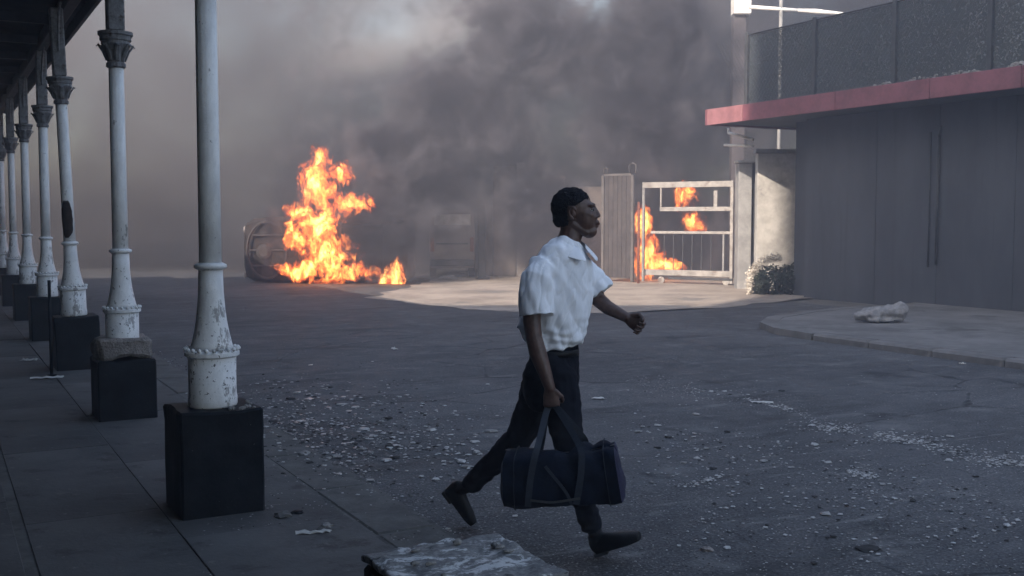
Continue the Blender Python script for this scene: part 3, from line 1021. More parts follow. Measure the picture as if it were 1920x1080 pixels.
# shrub at the gate post
def leaf_clump(bm, c, r, n, size, rnd, lo=0.55):
    for i in range(n):
        d = Vector((rnd.gauss(0, 1), rnd.gauss(0, 1), rnd.gauss(0, 1))).normalized()
        t = rnd.uniform(lo, 1.0) ** 0.6
        p = Vector(c) + Vector((d.x * r[0], d.y * r[1], d.z * r[2])) * t * (1 + 0.18 * mn.noise(d * 3))
        u = Vector((rnd.gauss(0, 1), rnd.gauss(0, 1), rnd.gauss(0, 1))).normalized()
        v = u.cross(d).normalized() if u.cross(d).length > 0.1 else Vector((1, 0, 0))
        s = size * rnd.uniform(.6, 1.3)
        q = [bm.verts.new(p + u * s), bm.verts.new(p + v * s * .45 + d * s * .1), bm.verts.new(p - u * s * .7), bm.verts.new(p - v * s * .45 + d * s * .1)]
        bm.faces.new(q)


sb = J(1462, 552, 23.7)
sh = empty('shrub', (sb.x, sb.y, RZ), 0, 'low dark shrub with a left edge coloured pale as if sunlit at the foot of the gate post', 'shrub')
rr = random.Random(21)
bm = bmesh.new()
for cx, cz, rx, rz_ in ((-0.15, .30, .42, .36), (0.25, .30, .38, .38), (0.55, .2, .25, .26), (-0.45, .22, .2, .26)):
    leaf_clump(bm, (cx, 0, cz), (rx, .4, rz_), 1300, 0.045, rr)
o = obj('foliage', bm, 'leaf', sh); o['kind'] = 'stuff'
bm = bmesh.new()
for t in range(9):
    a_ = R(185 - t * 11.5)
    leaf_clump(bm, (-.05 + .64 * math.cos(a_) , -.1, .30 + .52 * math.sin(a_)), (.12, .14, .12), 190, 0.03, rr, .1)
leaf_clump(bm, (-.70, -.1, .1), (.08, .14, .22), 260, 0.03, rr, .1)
o = obj('sunlit_foliage', bm, 'leaf_sunlit', sh); o['kind'] = 'stuff'  # pale leaves paint the sunlit crescent on the shrub's left
bm = bmesh.new()
for i in range(7): bar(bm, (rr.uniform(-.1, .1), rr.uniform(-.1, .1), 0), (rr.uniform(-.5, .5), rr.uniform(-.2, .2), rr.uniform(.3, .5)), .015, 5, .006)
obj('stem', bm, 'bark', sh)

# crumpled sack on the right pavement
p = G(1652, 603, 0.03)
bm = bmesh.new()
for cx, cz, r_ in ((-.28, .09, (.14, .12, .07)), (-.1, .13, (.2, .15, .10)), (.14, .14, (.19, .14, .11)), (.3, .16, (.10, .12, .13)), (.0, .04, (.34, .16, .05))):
    ellipsoid(bm, (cx, 0, cz), r_)
o = remeshed('crumpled_sack', bm, 'sack_cloth', None, 0.02, 1, lambda c, n: 0.045 * mn.noise(c * 9) + 0.02 * mn.noise(c * 22))
o.location = p; tag(o, 'crumpled pale sack lying on the pavement below the dark wall', 'sack')

# ------------------------------------------------------------------ burning car on its side
CY = 28.7
cx0 = J(628, 500, CY).x
car = empty('overturned_car', (cx0, CY, RZ), 0, 'burnt car lying on its side inside the large fire', 'car')
# local frame: X length (front to the left), car-up points to the camera (-Y), car width goes up (Z)
CWd = 1.72


def cp_(x, up, side): return Vector((x, -up, side))


def shell(poly, s0, s1):
    bm = bmesh.new()
    a_ = [bm.verts.new(cp_(x, u, s0)) for x, u in poly]; b_ = [bm.verts.new(cp_(x, u, s1)) for x, u in poly]
    n = len(poly)
    bm.faces.new(a_); bm.faces.new(list(reversed(b_)))
    for i in range(n): bm.faces.new((a_[i], b_[i], b_[(i + 1) % n], a_[(i + 1) % n]))
    bmesh.ops.recalc_face_normals(bm, faces=bm.faces[:])
    return bm


# lower body, plan-rounded at the front
bm = bmesh.new()
secs = [(-2.30, .35, 1.35, .25, .55), (-2.22, .15, 1.57, .18, .68), (-2.0, .04, 1.68, .16, .76), (-1.5, 0, 1.72, .15, .86), (-.85, 0, 1.72, .15, .93), (.5, 0, 1.72, .15, .93), (1.6, 0, 1.72, .16, .95), (2.05, .05, 1.67, .2, .93), (2.2, .2, 1.52, .3, .8)]
rings = []
for x, s0, s1, u0, u1 in secs:
    rr_ = []
    b_ = .09
    for s_, u_ in ((s0, u0 + b_), (s0, u1 - b_), (s0 + b_, u1), (s1 - b_, u1), (s1, u1 - b_), (s1, u0 + b_), (s1 - b_, u0), (s0 + b_, u0)):
        rr_.append(bm.verts.new(cp_(x, u_, s_)))
    rings.append(rr_)
for a_, b_ in zip(rings, rings[1:]):
    for i in range(8): bm.faces.new((a_[i], b_[i], b_[(i + 1) % 8], a_[(i + 1) % 8]))
bm.faces.new(rings[0]); bm.faces.new(list(reversed(rings[-1])))
bmesh.ops.recalc_face_normals(bm, faces=bm.faces[:])
obj('body', bm, 'burnt_metal', car, False)
# bonnet with an oval frame and holes: the paint is gone
bm = bmesh.new()
prev = None; first = None
N_ = 24
for k in range(N_):
    a_ = 2 * math.pi * k / N_
    c = Vector((-1.62 + .52 * math.cos(a_), -.88, .86 + .74 * math.sin(a_)))
    n2 = 2 * math.pi * (k + 1) / N_
    d = Vector((-1.62 + .52 * math.cos(n2), -.88, .86 + .74 * math.sin(n2)))
    bar(bm, c, d, .035, 5)
for z_ in (.45, .86, 1.25): bar(bm, (-2.08, -.86, z_), (-1.15, -.90, z_), .025, 5)
simple('scorched_metal', (0.05, 0.04, 0.038), 0.8, 6, 0.5, 0.4)
obj('bonnet_frame', bm, 'scorched_metal', car)
bm = bmesh.new(); lathe(bm, [(.16, 0), (.2, .05), (.12, .09), (.05, .09)], 14, M=Matrix.Translation((-1.7, -.86, .82)) @ Matrix.Rotation(R(90), 4, 'X'))
obj('engine_top', bm, 'scorched_metal', car)
for s0, s1 in ((.04, .12), (1.60, 1.68)):
    for (xa, ua, xb, ub) in ((-.85, .93, -.2, 1.42), (.45, .93, .42, 1.45), (1.95, .93, 1.45, 1.42)):
        bm = bmesh.new(); sa, sb_ = (s0 + s1) / 2, (s0 + s1) / 2 + (.12 if s0 < 1 else -.12)
        bar(bm, cp_(xa, ua, sa), cp_(xb, ub, sb_), .045, 6); obj('pillar', bm, 'burnt_metal', car)
bm = bmesh.new()
for (xa, xb) in ((-.2, 1.45),):
    for z_ in (.18, 1.54): bar(bm, cp_(xa, 1.43, z_), cp_(xb, 1.43, z_), .04, 6)
    for x_ in (-.2, .42, 1.45): bar(bm, cp_(x_, 1.43, .18), cp_(x_, 1.43, 1.54), .04, 6)
obj('roof_frame', bm, 'burnt_metal', car)
bm = bmesh.new(); box(bm, .45, 1.42, -1.45, -1.42, .2, 1.5, 0.01); obj('roof', bm, 'burnt_metal', car)
for x_ in (-1.42, 1.32):
    for z_ in (-0.0, 1.53):
        bm = bmesh.new()
        lathe(bm, [(.2, 0), (.31, .01), (.33, .05), (.33, .16), (.31, .2), (.2, .2)], 18, M=Matrix.Translation((x_, -.30, z_ + .0)))
        wh = obj('wheel', bm, 'rubber', car, True)
        bm = bmesh.new(); lathe(bm, [(.19, .02), (.19, .18)], 14, M=Matrix.Translation((x_, -.30, z_))); obj('rim', bm, 'burnt_pale', wh)
for z_ in (.2, 1.4):
    bm = bmesh.new(); ellipsoid(bm, (-2.25, -.62, z_), (.04, .07, .09), seg=10); obj('headlight', bm, 'burnt_pale', car, True)

# pale van behind, seen from its end
vY = 30.3
vx = J(848, 500, vY).x
van = empty('parked_van', (vx, vY, RZ), R(3), 'boxy van end with a pale band under its roof, in smoke right of the fire', 'van')
bm = bmesh.new()
prism(bm, [(-.62, .28), (-.66, 1.0), (-.62, 1.75), (-.52, 1.93), (.52, 1.93), (.62, 1.75), (.66, 1.0), (.62, .28)], 0, 3.4)
bmesh.ops.recalc_face_normals(bm, faces=bm.faces[:])
obj('body', bm, 'van_paint', van)
bm = bmesh.new(); box(bm, -.52, .52, -.035, -.003, 1.50, 1.80, 0.012); obj('rear_window', bm, 'pale_panel', van)
bm = bmesh.new(); box(bm, -.62, .62, -.10, -.003, .34, .52, 0.02); obj('bumper', bm, 'dark_steel', van)
bm = bmesh.new(); box(bm, -.45, .45, -.02, -.003, .95, 1.0, 0.006); obj('trim_strip', bm, 'dark_steel', van)
for x_ in (-.56, .56):
    bm = bmesh.new(); box(bm, x_ - .05, x_ + .05, -.03, -.003, .75, 1.15, 0.01); obj('rear_lamp', bm, 'rust', van)
    bm = bmesh.new(); lathe(bm, [(.15, -.09), (.28, -.08), (.28, .08), (.15, .09)], 16, M=Matrix.Translation((x_, .6, .28)) @ Matrix.Rotation(R(90), 4, 'Y')); obj('wheel', bm, 'rubber', van)
bm = bmesh.new(); box(bm, .72, .95, .2, .5, 0, 2.1, .02); o = obj('dark_pillar', bm, 'dark_steel'); o.location = van.location
tag(o, 'dark pillar standing right beside the pale banded van', 'pillar')

# ------------------------------------------------------------------ flames
def flame_mat(name, parts, core, strength, nscale=1.0, seed=0.0, cut=0.38):
    m = bpy.data.materials.new(name); m.use_nodes = True
    nt = E.nt = m.node_tree; nt.nodes.remove(nt.nodes['Principled BSDF'])
    c = coords('Object')
    _f, cv = noise(mapping(c, loc=(seed, 0, 0), scale=(1, 1, .55)), 1.3 * nscale, 3, .55)
    p = vadd(c, cv, 0.9 / nscale)
    _f, cv2 = noise(mapping(c, loc=(seed, 3, 0), scale=(1, 1, .7)), 5.0 * nscale, 2, .5)
    p = vadd(p, cv2, 0.22 / nscale)
    sh_ = None
    for cc_, rr_ in parts:
        b_ = blob(p, cc_, rr_); sh_ = b_ if sh_ is None else sh_.max(b_)
    n1, _c = noise(mapping(p, loc=(seed, 0, 0), scale=(1.25, 1.0, .62)), 3.4 * nscale, 6, .68)
    n2, _c = noise(mapping(p, loc=(seed, 2, 0), scale=(1.2, .6, .75)), 7.5 * nscale, 4, .65)
    val = (sh_ * 1.05 + (n1 - 0.5) * 3.2 + (n2 - 0.5) * 2.0) * sh_.ramp(.0, .16) - sh_.ramp(.0, .14, 1, 0) * .5
    sz = nt.nodes.new('ShaderNodeSeparateXYZ'); link(c, sz.inputs[0])
    val = val - E(sz.outputs['Z']) * 0.055
    t = val.ramp(cut, cut + .62, 0, 1, False)
    cr = nt.nodes.new('ShaderNodeValToRGB')
    e = cr.color_ramp.elements
    e[0].position = 0; e[0].color = (.62, .07, .03, 1)
    e[1].position = 1; e[1].color = (1, .58, .15, 1)
    x = e.new(.35); x.color = (1, .17, .03, 1)
    x = e.new(.7); x.color = (1, .34, .06, 1)
    link(t, cr.inputs[0])
    em = nt.nodes.new('ShaderNodeEmission')
    link(cr.outputs[0], em.inputs['Color'])
    k_ = t.ramp(0.0, .12) * (0.25 + t.pow(1.6) * 1.6) * strength
    link(k_, em.inputs['Strength'])
    ab = nt.nodes.new('ShaderNodeVolumeAbsorption')
    ab.inputs['Color'].default_value = (.25, .16, .1, 1)
    link(t.ramp(0, .3) * 4.0, ab.inputs['Density'])
    ad = nt.nodes.new('ShaderNodeAddShader')
    nt.links.new(em.outputs[0], ad.inputs[0]); nt.links.new(ab.outputs[0], ad.inputs[1])
    nt.links.new(ad.outputs[0], nt.nodes['Material Output'].inputs['Volume'])
    m.cycles.volume_step_rate = 0.26
    return m


def flame(name, label, bx, by, ext, parts, strength, nscale=1.0, seed=0.0, cut=.38):
    m = flame_mat(name + '_volume', parts, None, strength, nscale, seed, cut)
    bm = bmesh.new(); box(bm, *ext)
    o = obj(name, bm, m, loc=(bx, by, RZ + 0.02)); tag(o, label, 'fire')
    return o


# large fire: local x right, z up, at the car
fx, fy = J(620, 500, 27.6).x, 27.2
u = 2000 / 27.2


def L(px, py): return ((px - 960) / u - fx, 0, (EYE - (py - 410) / u) - RZ)


def lp(px, py, rx, rz_, ry=.55): return ((L(px, py)[0], 0, L(px, py)[2]), (rx / u, ry, rz_ / u))


flame('fire', 'tall bright orange fire rising from the overturned car', fx, fy, (-1.7, 2.4, -.7, .7, 0, 4.5),
      [lp(615, 485, 78, 70), lp(600, 420, 60, 75), lp(595, 350, 50, 75), lp(600, 300, 28, 40), lp(552, 440, 16, 50), lp(560, 508, 60, 22), lp(660, 508, 60, 26), lp(700, 515, 30, 18), lp(640, 325, 38, 34), lp(655, 385, 60, 28),
       lp(560, 395, 34, 24)], 9.0, 1.15, 0.0, .41)
fx2 = J(738, 500, 27.2).x
fx_, fx = fx, fx2
flame('fire', 'small separate fire on the ground right of the burning car', fx2, fy, (-.55, .6, -.4, .4, 0, 1.0),
      [((0, 0, .15), (.42, .4, .42)), ((.1, 0, .38), (.22, .3, .30)), ((-.28, 0, .08), (.2, .3, .2))], 12.0, 1.5, 4.0, .32)
gx = J(1215, 500, 28.4).x
fx = gx; u = 2000 / 28.6
flame('fire', 'fire burning behind the left side of the white gate', gx, 28.9, (-.6, 2.4, -.5, .5, 0, 2.7),
      [lp(1213, 480, 38, 55, .5), lp(1207, 420, 22, 50, .5), lp(1245, 498, 55, 16, .5), lp(1285, 370, 32, 36, .5), lp(1303, 420, 24, 30, .5)], 7.0, 1.25, 9.0, .36)

# ------------------------------------------------------------------ smoke
def smoke_object(name, label, ext, mat):
    bm = bmesh.new(); box(bm, *ext)
    o = obj(name, bm, mat); tag(o, label, 'smoke', kind='stuff')
    return o


m = bpy.data.materials.new('smoke_bank'); m.use_nodes = True
nt = E.nt = m.node_tree; nt.nodes.remove(nt.nodes['Principled BSDF'])
c = coords('Object')
_f, cv = noise(c, .11, 3, .5)
p = vadd(c, cv, 7.0)
n1, _c = noise(p, .16, 5, .62)
YS = 38.0
us = 2000 / YS


def sb_(px, py, rx, rz_, ry=9.0, y=None):
    y = y or YS
    return blob(p, ((px - 960) / us, y, EYE - (py - 410) / us), (rx / us, ry, rz_ / us))


soot = sb_(1520, 60, 300, 200).max(sb_(880, 260, 420, 290)).max(sb_(1200, 160, 260, 260)).max(sb_(720, 330, 260, 240)).max(sb_(1130, 420, 330, 190))
gap = sb_(800, 60, 240, 130, 14).max(sb_(940, 20, 260, 90, 14))
dens = (n1 - 0.44).max(0.0) * 3.2 + 0.07 + soot * 0.5 - gap * 0.4
dens = dens.max(0.075) * 0.6
gm_ = (gap * 2.6 + (n1 - .5) * 2.2).ramp(.35, 1.2)
vp = nt.nodes.new('ShaderNodeVolumePrincipled')
colr = mix((soot * 2.4 - gap * 3.0 + (n1 - .5) * 1.0).ramp(0.0, .9), (.22, .205, .21), (.045, .043, .055))
colr = mix(gm_, colr, (.74, .69, .67))
link(colr, vp.inputs['Color'])
link(dens, vp.inputs['Density'])
vp.inputs['Anisotropy'].default_value = 0.1
nt.links.new(vp.outputs[0], nt.nodes['Material Output'].inputs['Volume'])
m.cycles.volume_step_rate = 0.7
smoke_object('smoke_bank', 'thick bank of grey smoke filling the street behind the fires', (-48, 44, 32.2, 50, -0.4, 26), m)

# sooty plume leaning right from the fire
m = bpy.data.materials.new('smoke_plume'); m.use_nodes = True
nt = E.nt = m.node_tree; nt.nodes.remove(nt.nodes['Principled BSDF'])
c = coords('Object')
_f, cv = noise(c, .45, 3, .55)
p = vadd(c, cv, 2.2)
n1, _c = noise(p, 1.0, 5, .66)
us = 2000 / 29.5; YS = 28.9
core = sb_(745, 440, 110, 120, 2.4, 27.7).max(sb_(1010, 400, 120, 140, 1.6)).max(sb_(500, 450, 80, 90, 1.3, 26.8)).max(sb_(790, 330, 170, 150, 2.2)).max(sb_(880, 200, 190, 150, 2.3)).max(sb_(740, 290, 130, 90, 2.0)).max(sb_(1000, 90, 230, 150, 2.3)).max(sb_(1180, 210, 150, 190, 2.2)).max(sb_(1225, 60, 160, 160, 2.2))
dens = (core * 1.0 + (n1 - .50) * 2.3).ramp(.18, .8) * 3.2
vp = nt.nodes.new('ShaderNodeVolumePrincipled')
link(mix(core.ramp(.1, .6), (.20, .187, .20), (.04, .037, .047)), vp.inputs['Color'])
link(dens, vp.inputs['Density'])
nt.links.new(vp.outputs[0], nt.nodes['Material Output'].inputs['Volume'])
m.cycles.volume_step_rate = 0.8
smoke_object('smoke_plume', 'dark sooty plume rising and leaning right from the burning car', (-6.2, 7.0, 26.3, 31.9, 0.0, 8.6), m)

# thin even smoke hanging over the far end of the street
m = bpy.data.materials.new('thin_smoke'); m.use_nodes = True
nt = m.node_tree; nt.nodes.remove(nt.nodes['Principled BSDF'])
vp = nt.nodes.new('ShaderNodeVolumePrincipled')
vp.inputs['Color'].default_value = (.27, .26, .285, 1)
vp.inputs['Density'].default_value = 0.015
nt.links.new(vp.outputs[0], nt.nodes['Material Output'].inputs['Volume'])
smoke_object('thin_smoke', 'thin grey smoke hanging over the far end of the street', (-40, 30, 15.0, 32.1, -0.42, 10.0), m)

# haze over the whole street
bm = bmesh.new(); box(bm, -60, 60, -34, 70, -1.3, 28)
m = bpy.data.materials.new('haze'); m.use_nodes = True
nt = m.node_tree; nt.nodes.remove(nt.nodes['Principled BSDF'])
vp = nt.nodes.new('ShaderNodeVolumePrincipled')
vp.inputs['Color'].default_value = (.76, .83, 1.0, 1)
vp.inputs['Density'].default_value = 0.0048
nt.links.new(vp.outputs[0], nt.nodes['Material Output'].inputs['Volume'])
tag(obj('haze', bm, m), kind='stuff')

# ================================================================== PERSON
per = empty('person', (0.15, 5.3, RZ), 0, 'person in white short sleeved shirt and dark trousers striding right with a bag in hand', 'person')
pb = Vector((0.15, 5.3, RZ))


def K(px, py, Y): return J(px, py, Y) - pb


SD = Vector((.66, .75, 0)).normalized()     # towards the far shoulder
FD = Vector((.75, -.66, 0)).normalized()    # chest normal
HDr = Vector((.90, -.43, 0)).normalized()
HSd = Vector((.43, .90, 0)).normalized()

# ---- body (head, neck, torso, arms, hands) as one surface
bm = bmesh.new()
hc = K(1082, 400, 5.30)
# head frame: faces +X, slightly tilted up; X forward, Y to the far side
HM = Matrix.Translation(hc) @ Matrix.Rotation(R(-10), 4, 'Z') @ Matrix.Rotation(R(-3), 4, 'Y')
ellipsoid(bm, (-0.022, 0, 0.028), (0.098, 0.076, 0.094), HM, 24)       # skull
ellipsoid(bm, (0.036, 0, -0.024), (0.062, 0.060, 0.088), HM, 20)      # face
ellipsoid(bm, (0.056, 0, -0.092), (0.040, 0.040, 0.034), HM, 16)      # chin
loft(bm, [HM @ Vector(q) for q in ((-0.020, -.043, -.050), (0.045, -.028, -.098))], [.020, .020], 10)
loft(bm, [HM @ Vector(q) for q in ((-0.020, .043, -.050), (0.045, .028, -.098))], [.020, .020], 10)
ellipsoid(bm, (0.068, 0, 0.036), (0.026, 0.048, 0.015), HM, 14)       # brow
loft(bm, [HM @ Vector(q) for q in ((0.084, 0, .024), (0.096, 0, .002), (0.104, 0, -.018))], [(.010, .011), (.013, .012), (.019, .013)], 10, side=(0, 1, 0))
for sg in (-1, 1):
    ellipsoid(bm, (0.094, sg * .014, -.022), (.013, .010, .009), HM, 10)
    ellipsoid(bm, (0.060, sg * .034, -.012), (.028, .020, .024), HM, 12)   # cheek
loft(bm, [HM @ Vector(q) for q in ((0.078, -.022, -.050), (0.098, 0, -.048), (0.078, .022, -.050))], [.010, .012, .010], 8)
loft(bm, [HM @ Vector(q) for q in ((0.076, -.020, -.066), (0.095, 0, -.066), (0.076, .020, -.066))], [.010, .013, .010], 8)
nb_ = K(1064, 466, 5.29)
loft(bm, [HM @ Vector((-.030, 0, -.035)), HM @ Vector((-.032, 0, -.085)), nb_, nb_ + Vector((-.01, 0, -.06))], [(.058, .058), (.056, .056), (.062, .064), (.09, .10)], 18)
# torso core
tor = [(1060, 492, 5.28, .15, .085), (1056, 520, 5.28, .165, .10), (1050, 570, 5.28, .15, .10), (1044, 630, 5.29, .135, .095), (1038, 680, 5.29, .14, .10)]
loft(bm, [K(a_, b_, c_) for a_, b_, c_, d_, e_ in tor], [(d_, e_) for a_, b_, c_, d_, e_ in tor], 20, side=SD)
# near arm
NS, NE, NW = K(1016, 512, 5.16), K(1001, 632, 5.06), K(1031, 728, 5.02)
loft(bm, [NS, K(999, 560, 5.10), K(997, 600, 5.08), NE, K(1008, 660, 5.05), K(1022, 700, 5.03), NW], [.046, .047, .044, .040, .043, .033, .026], 14)
# far arm
FS, FE, FW = K(1098, 505, 5.42), K(1122, 562, 5.40), K(1176, 596, 5.28)
loft(bm, [FS, K(1110, 535, 5.42), FE, K(1140, 577, 5.36), FW], [.044, .046, .040, .036, .025], 14)


def hand(bm, wrist, dirv, palmn, curl, L_=0.185, spread=.1, thumb_side=1, tcurl=.5):
    """wrist point, pointing direction, palm normal; curl in radians per joint"""
    d = dirv.normalized(); n = (palmn - d * palmn.dot(d)).normalized(); s = d.cross(n)
    pl = L_ * .48
    sgn_ = 1 if (Matrix.Rotation(.3, 3, s) @ d).dot(n) > 0 else -1
    loft(bm, [wrist, wrist + d * pl * .4, wrist + d * pl * .95], [(.026, .019), (.037, .016), (.041, .014)], 12, side=s)
    for i, (off, ln) in enumerate(((-.031, .92), (-.011, 1.0), (.011, .95), (.030, .76))):
        p_ = wrist + d * pl * .88 + s * off * thumb_side
        a_ = curl[0]; fl = L_ * .52 * ln; pts = [p_]
        dd = d
        for seg, cr_ in zip((.45, .30, .25), curl):
            dd = Matrix.Rotation(cr_ * sgn_, 3, s) @ dd
            pts.append(pts[-1] + dd * fl * seg)
        loft(bm, pts, [.0095, .0090, .0082, .0070], 8)
    tb = wrist + d * pl * .22 - s * .026 * thumb_side
    t1 = tb + (d * .7 - s * .62 * thumb_side + n * .25).normalized() * .040
    t2 = t1 + (d * .85 - s * .1 * thumb_side + n * .5 * tcurl * 2).normalized() * .032
    t3 = t2 + (d * .75 + s * .25 * thumb_side + n * .7 * tcurl * 2).normalized() * .024
    loft(bm, [tb, t1, t2, t3], [.014, .0115, .0100, .0080], 8)


# right hand: points down, fingers close round the handles; palm faces the body (+Y)
hand(bm, NW, Vector((.10, .02, -1)), Vector((.05, 1, 0)), (1.0, 1.25, .8), .175, thumb_side=-1, tcurl=.9)
hand(bm, FW, Vector((1, -.25, -.62)), Vector((-.15, -1, -.25)), (.8, 1.05, .8), .158, thumb_side=1, tcurl=1.0)
body = remeshed('body', bm, 'skin', per, 0.0042, 3)
# hair cap
bm = bmesh.new()
ellipsoid(bm, (-0.028, 0, 0.036), (0.101, 0.081, 0.094), HM, 40)
ellipsoid(bm, (-0.052, 0, -0.016), (0.070, 0.070, 0.076), HM, 30)
inv = HM.inverted()


def hair_fold(c, n): return 0.0045 * mn.noise(c * 95) + 0.004 * mn.noise(c * 210) + 0.001


hairo = remeshed('hair', bm, 'hair', per, 0.006, 1)
# trim the cap to the hairline
bmh = bmesh.new(); bmh.from_mesh(hairo.data)
dele = []
for v in bmh.verts:
    q = inv @ v.co
    q = q + Vector((.004 * mn.noise(v.co * 90), 0, .005 * mn.noise(v.co * 110)))
    line = 0.058 if q.x > 0.045 else (0.030 + (q.x - 0.0) * .6 if q.x > 0.012 else (-0.0 if q.x > -0.02 and abs(q.y) > .06 else -0.075))
    if q.x > 0.012 and q.z < line: dele.append(v)
    elif -0.034 < q.x <= 0.012 and q.z < 0.034 and abs(q.y) > .03: dele.append(v)
    elif q.x <= -0.03 and q.z < -0.068: dele.append(v)
    elif q.x > 0.078: dele.append(v)
    v.co += v.normal * hair_fold(v.co, v.normal)
    ed = (q.z - line) if q.x > .012 else ((q.z - .034) if q.x > -.034 and abs(q.y) > .03 else (q.z + .068 if q.x <= -.034 else .05))
    ed = min(abs(ed), abs(q.x + .034) if q.z < .034 else 1)
    if ed < .02: v.co -= v.normal * .0055 * (1 - ed / .02)
bmesh.ops.delete(bmh, geom=dele, context='VERTS')
bmh.to_mesh(hairo.data); bmh.free()
for f in hairo.data.polygons: f.use_smooth = True
# eyes, eyebrows
for sg in (-1, 1):
    bm = bmesh.new()
    loft(bm, [HM @ Vector((x_, sg * y_, z_)) for x_, y_, z_ in ((.004, .066, .012), (-.004, .078, .030), (-.020, .086, .032), (-.032, .087, .014), (-.028, .082, -.010), (-.014, .074, -.028), (-.004, .066, -.030))], [.005, .0065, .007, .007, .007, .009, .006], 8)
    ellipsoid(bm, (-.014, sg * .066, .0), (.016, .012, .026), HM, 10)
    obj('ear', bm, 'skin', per, True)
    bm = bmesh.new(); ellipsoid(bm, (.071, sg * .029, .012), (.013, .012, .009), HM, 12); e = obj('eye', bm, 'eye_white', per, True)
    bm = bmesh.new(); ellipsoid(bm, (.0845, sg * .030, .012), (.004, .006, .006), HM, 10); obj('iris', bm, 'hair', e, True)
    bm = bmesh.new(); loft(bm, [HM @ Vector((.086, sg * .010, .036)), HM @ Vector((.084, sg * .026, .041)), HM @ Vector((.074, sg * .042, .037))], [.003, .004, .003], 6); obj('eyebrow', bm, 'rubber', per, True)
    bm = bmesh.new(); loft(bm, [HM @ Vector((.083, sg * .014, .018)), HM @ Vector((.087, sg * .028, .021)), HM @ Vector((.078, sg * .042, .016))], [.004, .0045, .004], 6); obj('eyelid', bm, 'skin', per, True)
bm = bmesh.new(); loft(bm, [HM @ Vector(q) for q in ((0.080, -.018, -.058), (0.1015, 0, -.0575), (0.080, .018, -.058))], [.006, .009, .006], 8); obj('lips', bm, 'lips', per, True)

# ---- shirt
bm = bmesh.new()
st = [(1069, 450, 5.29, .068, .064), (1066, 458, 5.285, .095, .074), (1063, 470, 5.28, .145, .090), (1060, 484, 5.28, .182, .106), (1058, 505, 5.28, .195, .118), (1054, 540, 5.28, .195, .132), (1048, 585, 5.28, .182, .138), (1042, 620, 5.285, .175, .140), (1040, 640, 5.285, .165, .132), (1042, 652, 5.285, .150, .122)]
loft(bm, [K(a_, b_, c_) for a_, b_, c_, d_, e_ in st], [(d_, e_) for a_, b_, c_, d_, e_ in st], 28, side=SD, cap=False)
# blouse of cloth at the back, and the shirt tail
ellipsoid(bm, K(1000, 600, 5.27), (.075, .09, .13)); ellipsoid(bm, K(1055, 628, 5.24), (.10, .09, .07))
loft(bm, [K(1002, 560, 5.30), K(988, 590, 5.32), K(972, 612, 5.34)], [(.05, .03), (.05, .022), (.03, .010)], 10, side=(0, 1, 0))
# sleeves
loft(bm, [K(1034, 500, 5.21), K(1016, 503, 5.15), K(1006, 522, 5.12), K(1002, 550, 5.10), K(1005, 578, 5.09), K(1006, 592, 5.085)], [.060, .072, .078, .081, .084, .086], 20, side=(0, 1, 0), cap=False)
loft(bm, [K(1092, 500, 5.40), K(1105, 518, 5.42), K(1118, 535, 5.41), K(1128, 548, 5.405)], [.062, .066, .068, .070], 18, cap=False)


def shirt_fold(c, n):
    wv = c + pb
    q = mn.noise(Vector((wv.x * 16 + wv.z * 5, wv.y * 14, wv.z * 4.2)))
    r_ = mn.noise(Vector((wv.x * 34 - wv.z * 12, wv.y * 30, wv.z * 9)))
    # drag lines running from the near armpit down to the waist and bunching over the belt
    ridge = math.sin((wv.x * 0.9 + (wv.z - 1.2) * .5) * 75 + 3 * mn.noise(wv * 7)) * .0045
    low = max(0, min(1, (1.16 - wv.z) / .25))
    bunch = math.sin(wv.z * 120 + 5 * mn.noise(wv * 8)) * .005 * low
    cr1 = (1 - abs(mn.noise(Vector((wv.x * 9 + wv.z * 4.5, wv.y * 8, wv.z * 3.0))))) ** 7
    cr2 = (1 - abs(mn.noise(Vector((wv.x * 17 - wv.z * 7, wv.y * 15, wv.z * 5 + 4))))) ** 6
    q2 = mn.noise(Vector((wv.x * 24 + wv.z * 5, wv.y * 22, wv.z * 3.6)))
    return .009 * q + .0075 * q2 + .003 * r_ - .004 * cr1 - .005 * cr2 + ridge * .5 * max(0, min(1, (1.42 - wv.z) / .15)) + bunch


def shirt_cut(o, planes):
    b = bmesh.new(); b.from_mesh(o.data)
    for co, no in planes:
        bmesh.ops.bisect_plane(b, geom=b.verts[:] + b.edges[:] + b.faces[:], plane_co=co, plane_no=no, clear_outer=False)
    b.to_mesh(o.data); b.free()


shirt = remeshed('shirt', bm, 'shirt_cotton', per, 0.0055, 4, shirt_fold)
# collar: two leaves folded over round the neck, open at the throat
nk = K(1069, 450, 5.285)
for sg in (-1, 1):
    bm = bmesh.new()
    rows = []
    nn = 12
    for i in range(nn + 1):
        t = i / nn
        a_ = R(180) * (1 - t) * 1.0 + R(14) * t          # from the nape to the throat
        dirn = FD * math.cos(a_) + SD * sg * math.sin(a_)
        drop = 0.045 * t ** 1.5 * 1.3
        top = nk + dirn * (.066 + .010 * t) + Vector((0, 0, .026 - drop))
        out = nk + dirn * (.090 + .034 * t) + Vector((0, 0, -.006 - drop - .016 * t))
        low = nk + dirn * (.110 + .036 * t) + Vector((0, 0, -.026 - drop - .022 * t))
        rows.append([bm.verts.new(top), bm.verts.new(out), bm.verts.new(low)])
    for r0, r1 in zip(rows, rows[1:]):
        for k in range(2): bm.faces.new((r0[k], r0[k + 1], r1[k + 1], r1[k]))
    bmesh.ops.recalc_face_normals(bm, faces=bm.faces[:])
    o = obj('collar', bm, 'shirt_cotton', shirt, True)
    m_ = o.modifiers.new('t', 'SOLIDIFY'); m_.thickness = .005
    s_ = o.modifiers.new('s', 'SUBSURF'); s_.levels = 1; s_.render_levels = 1
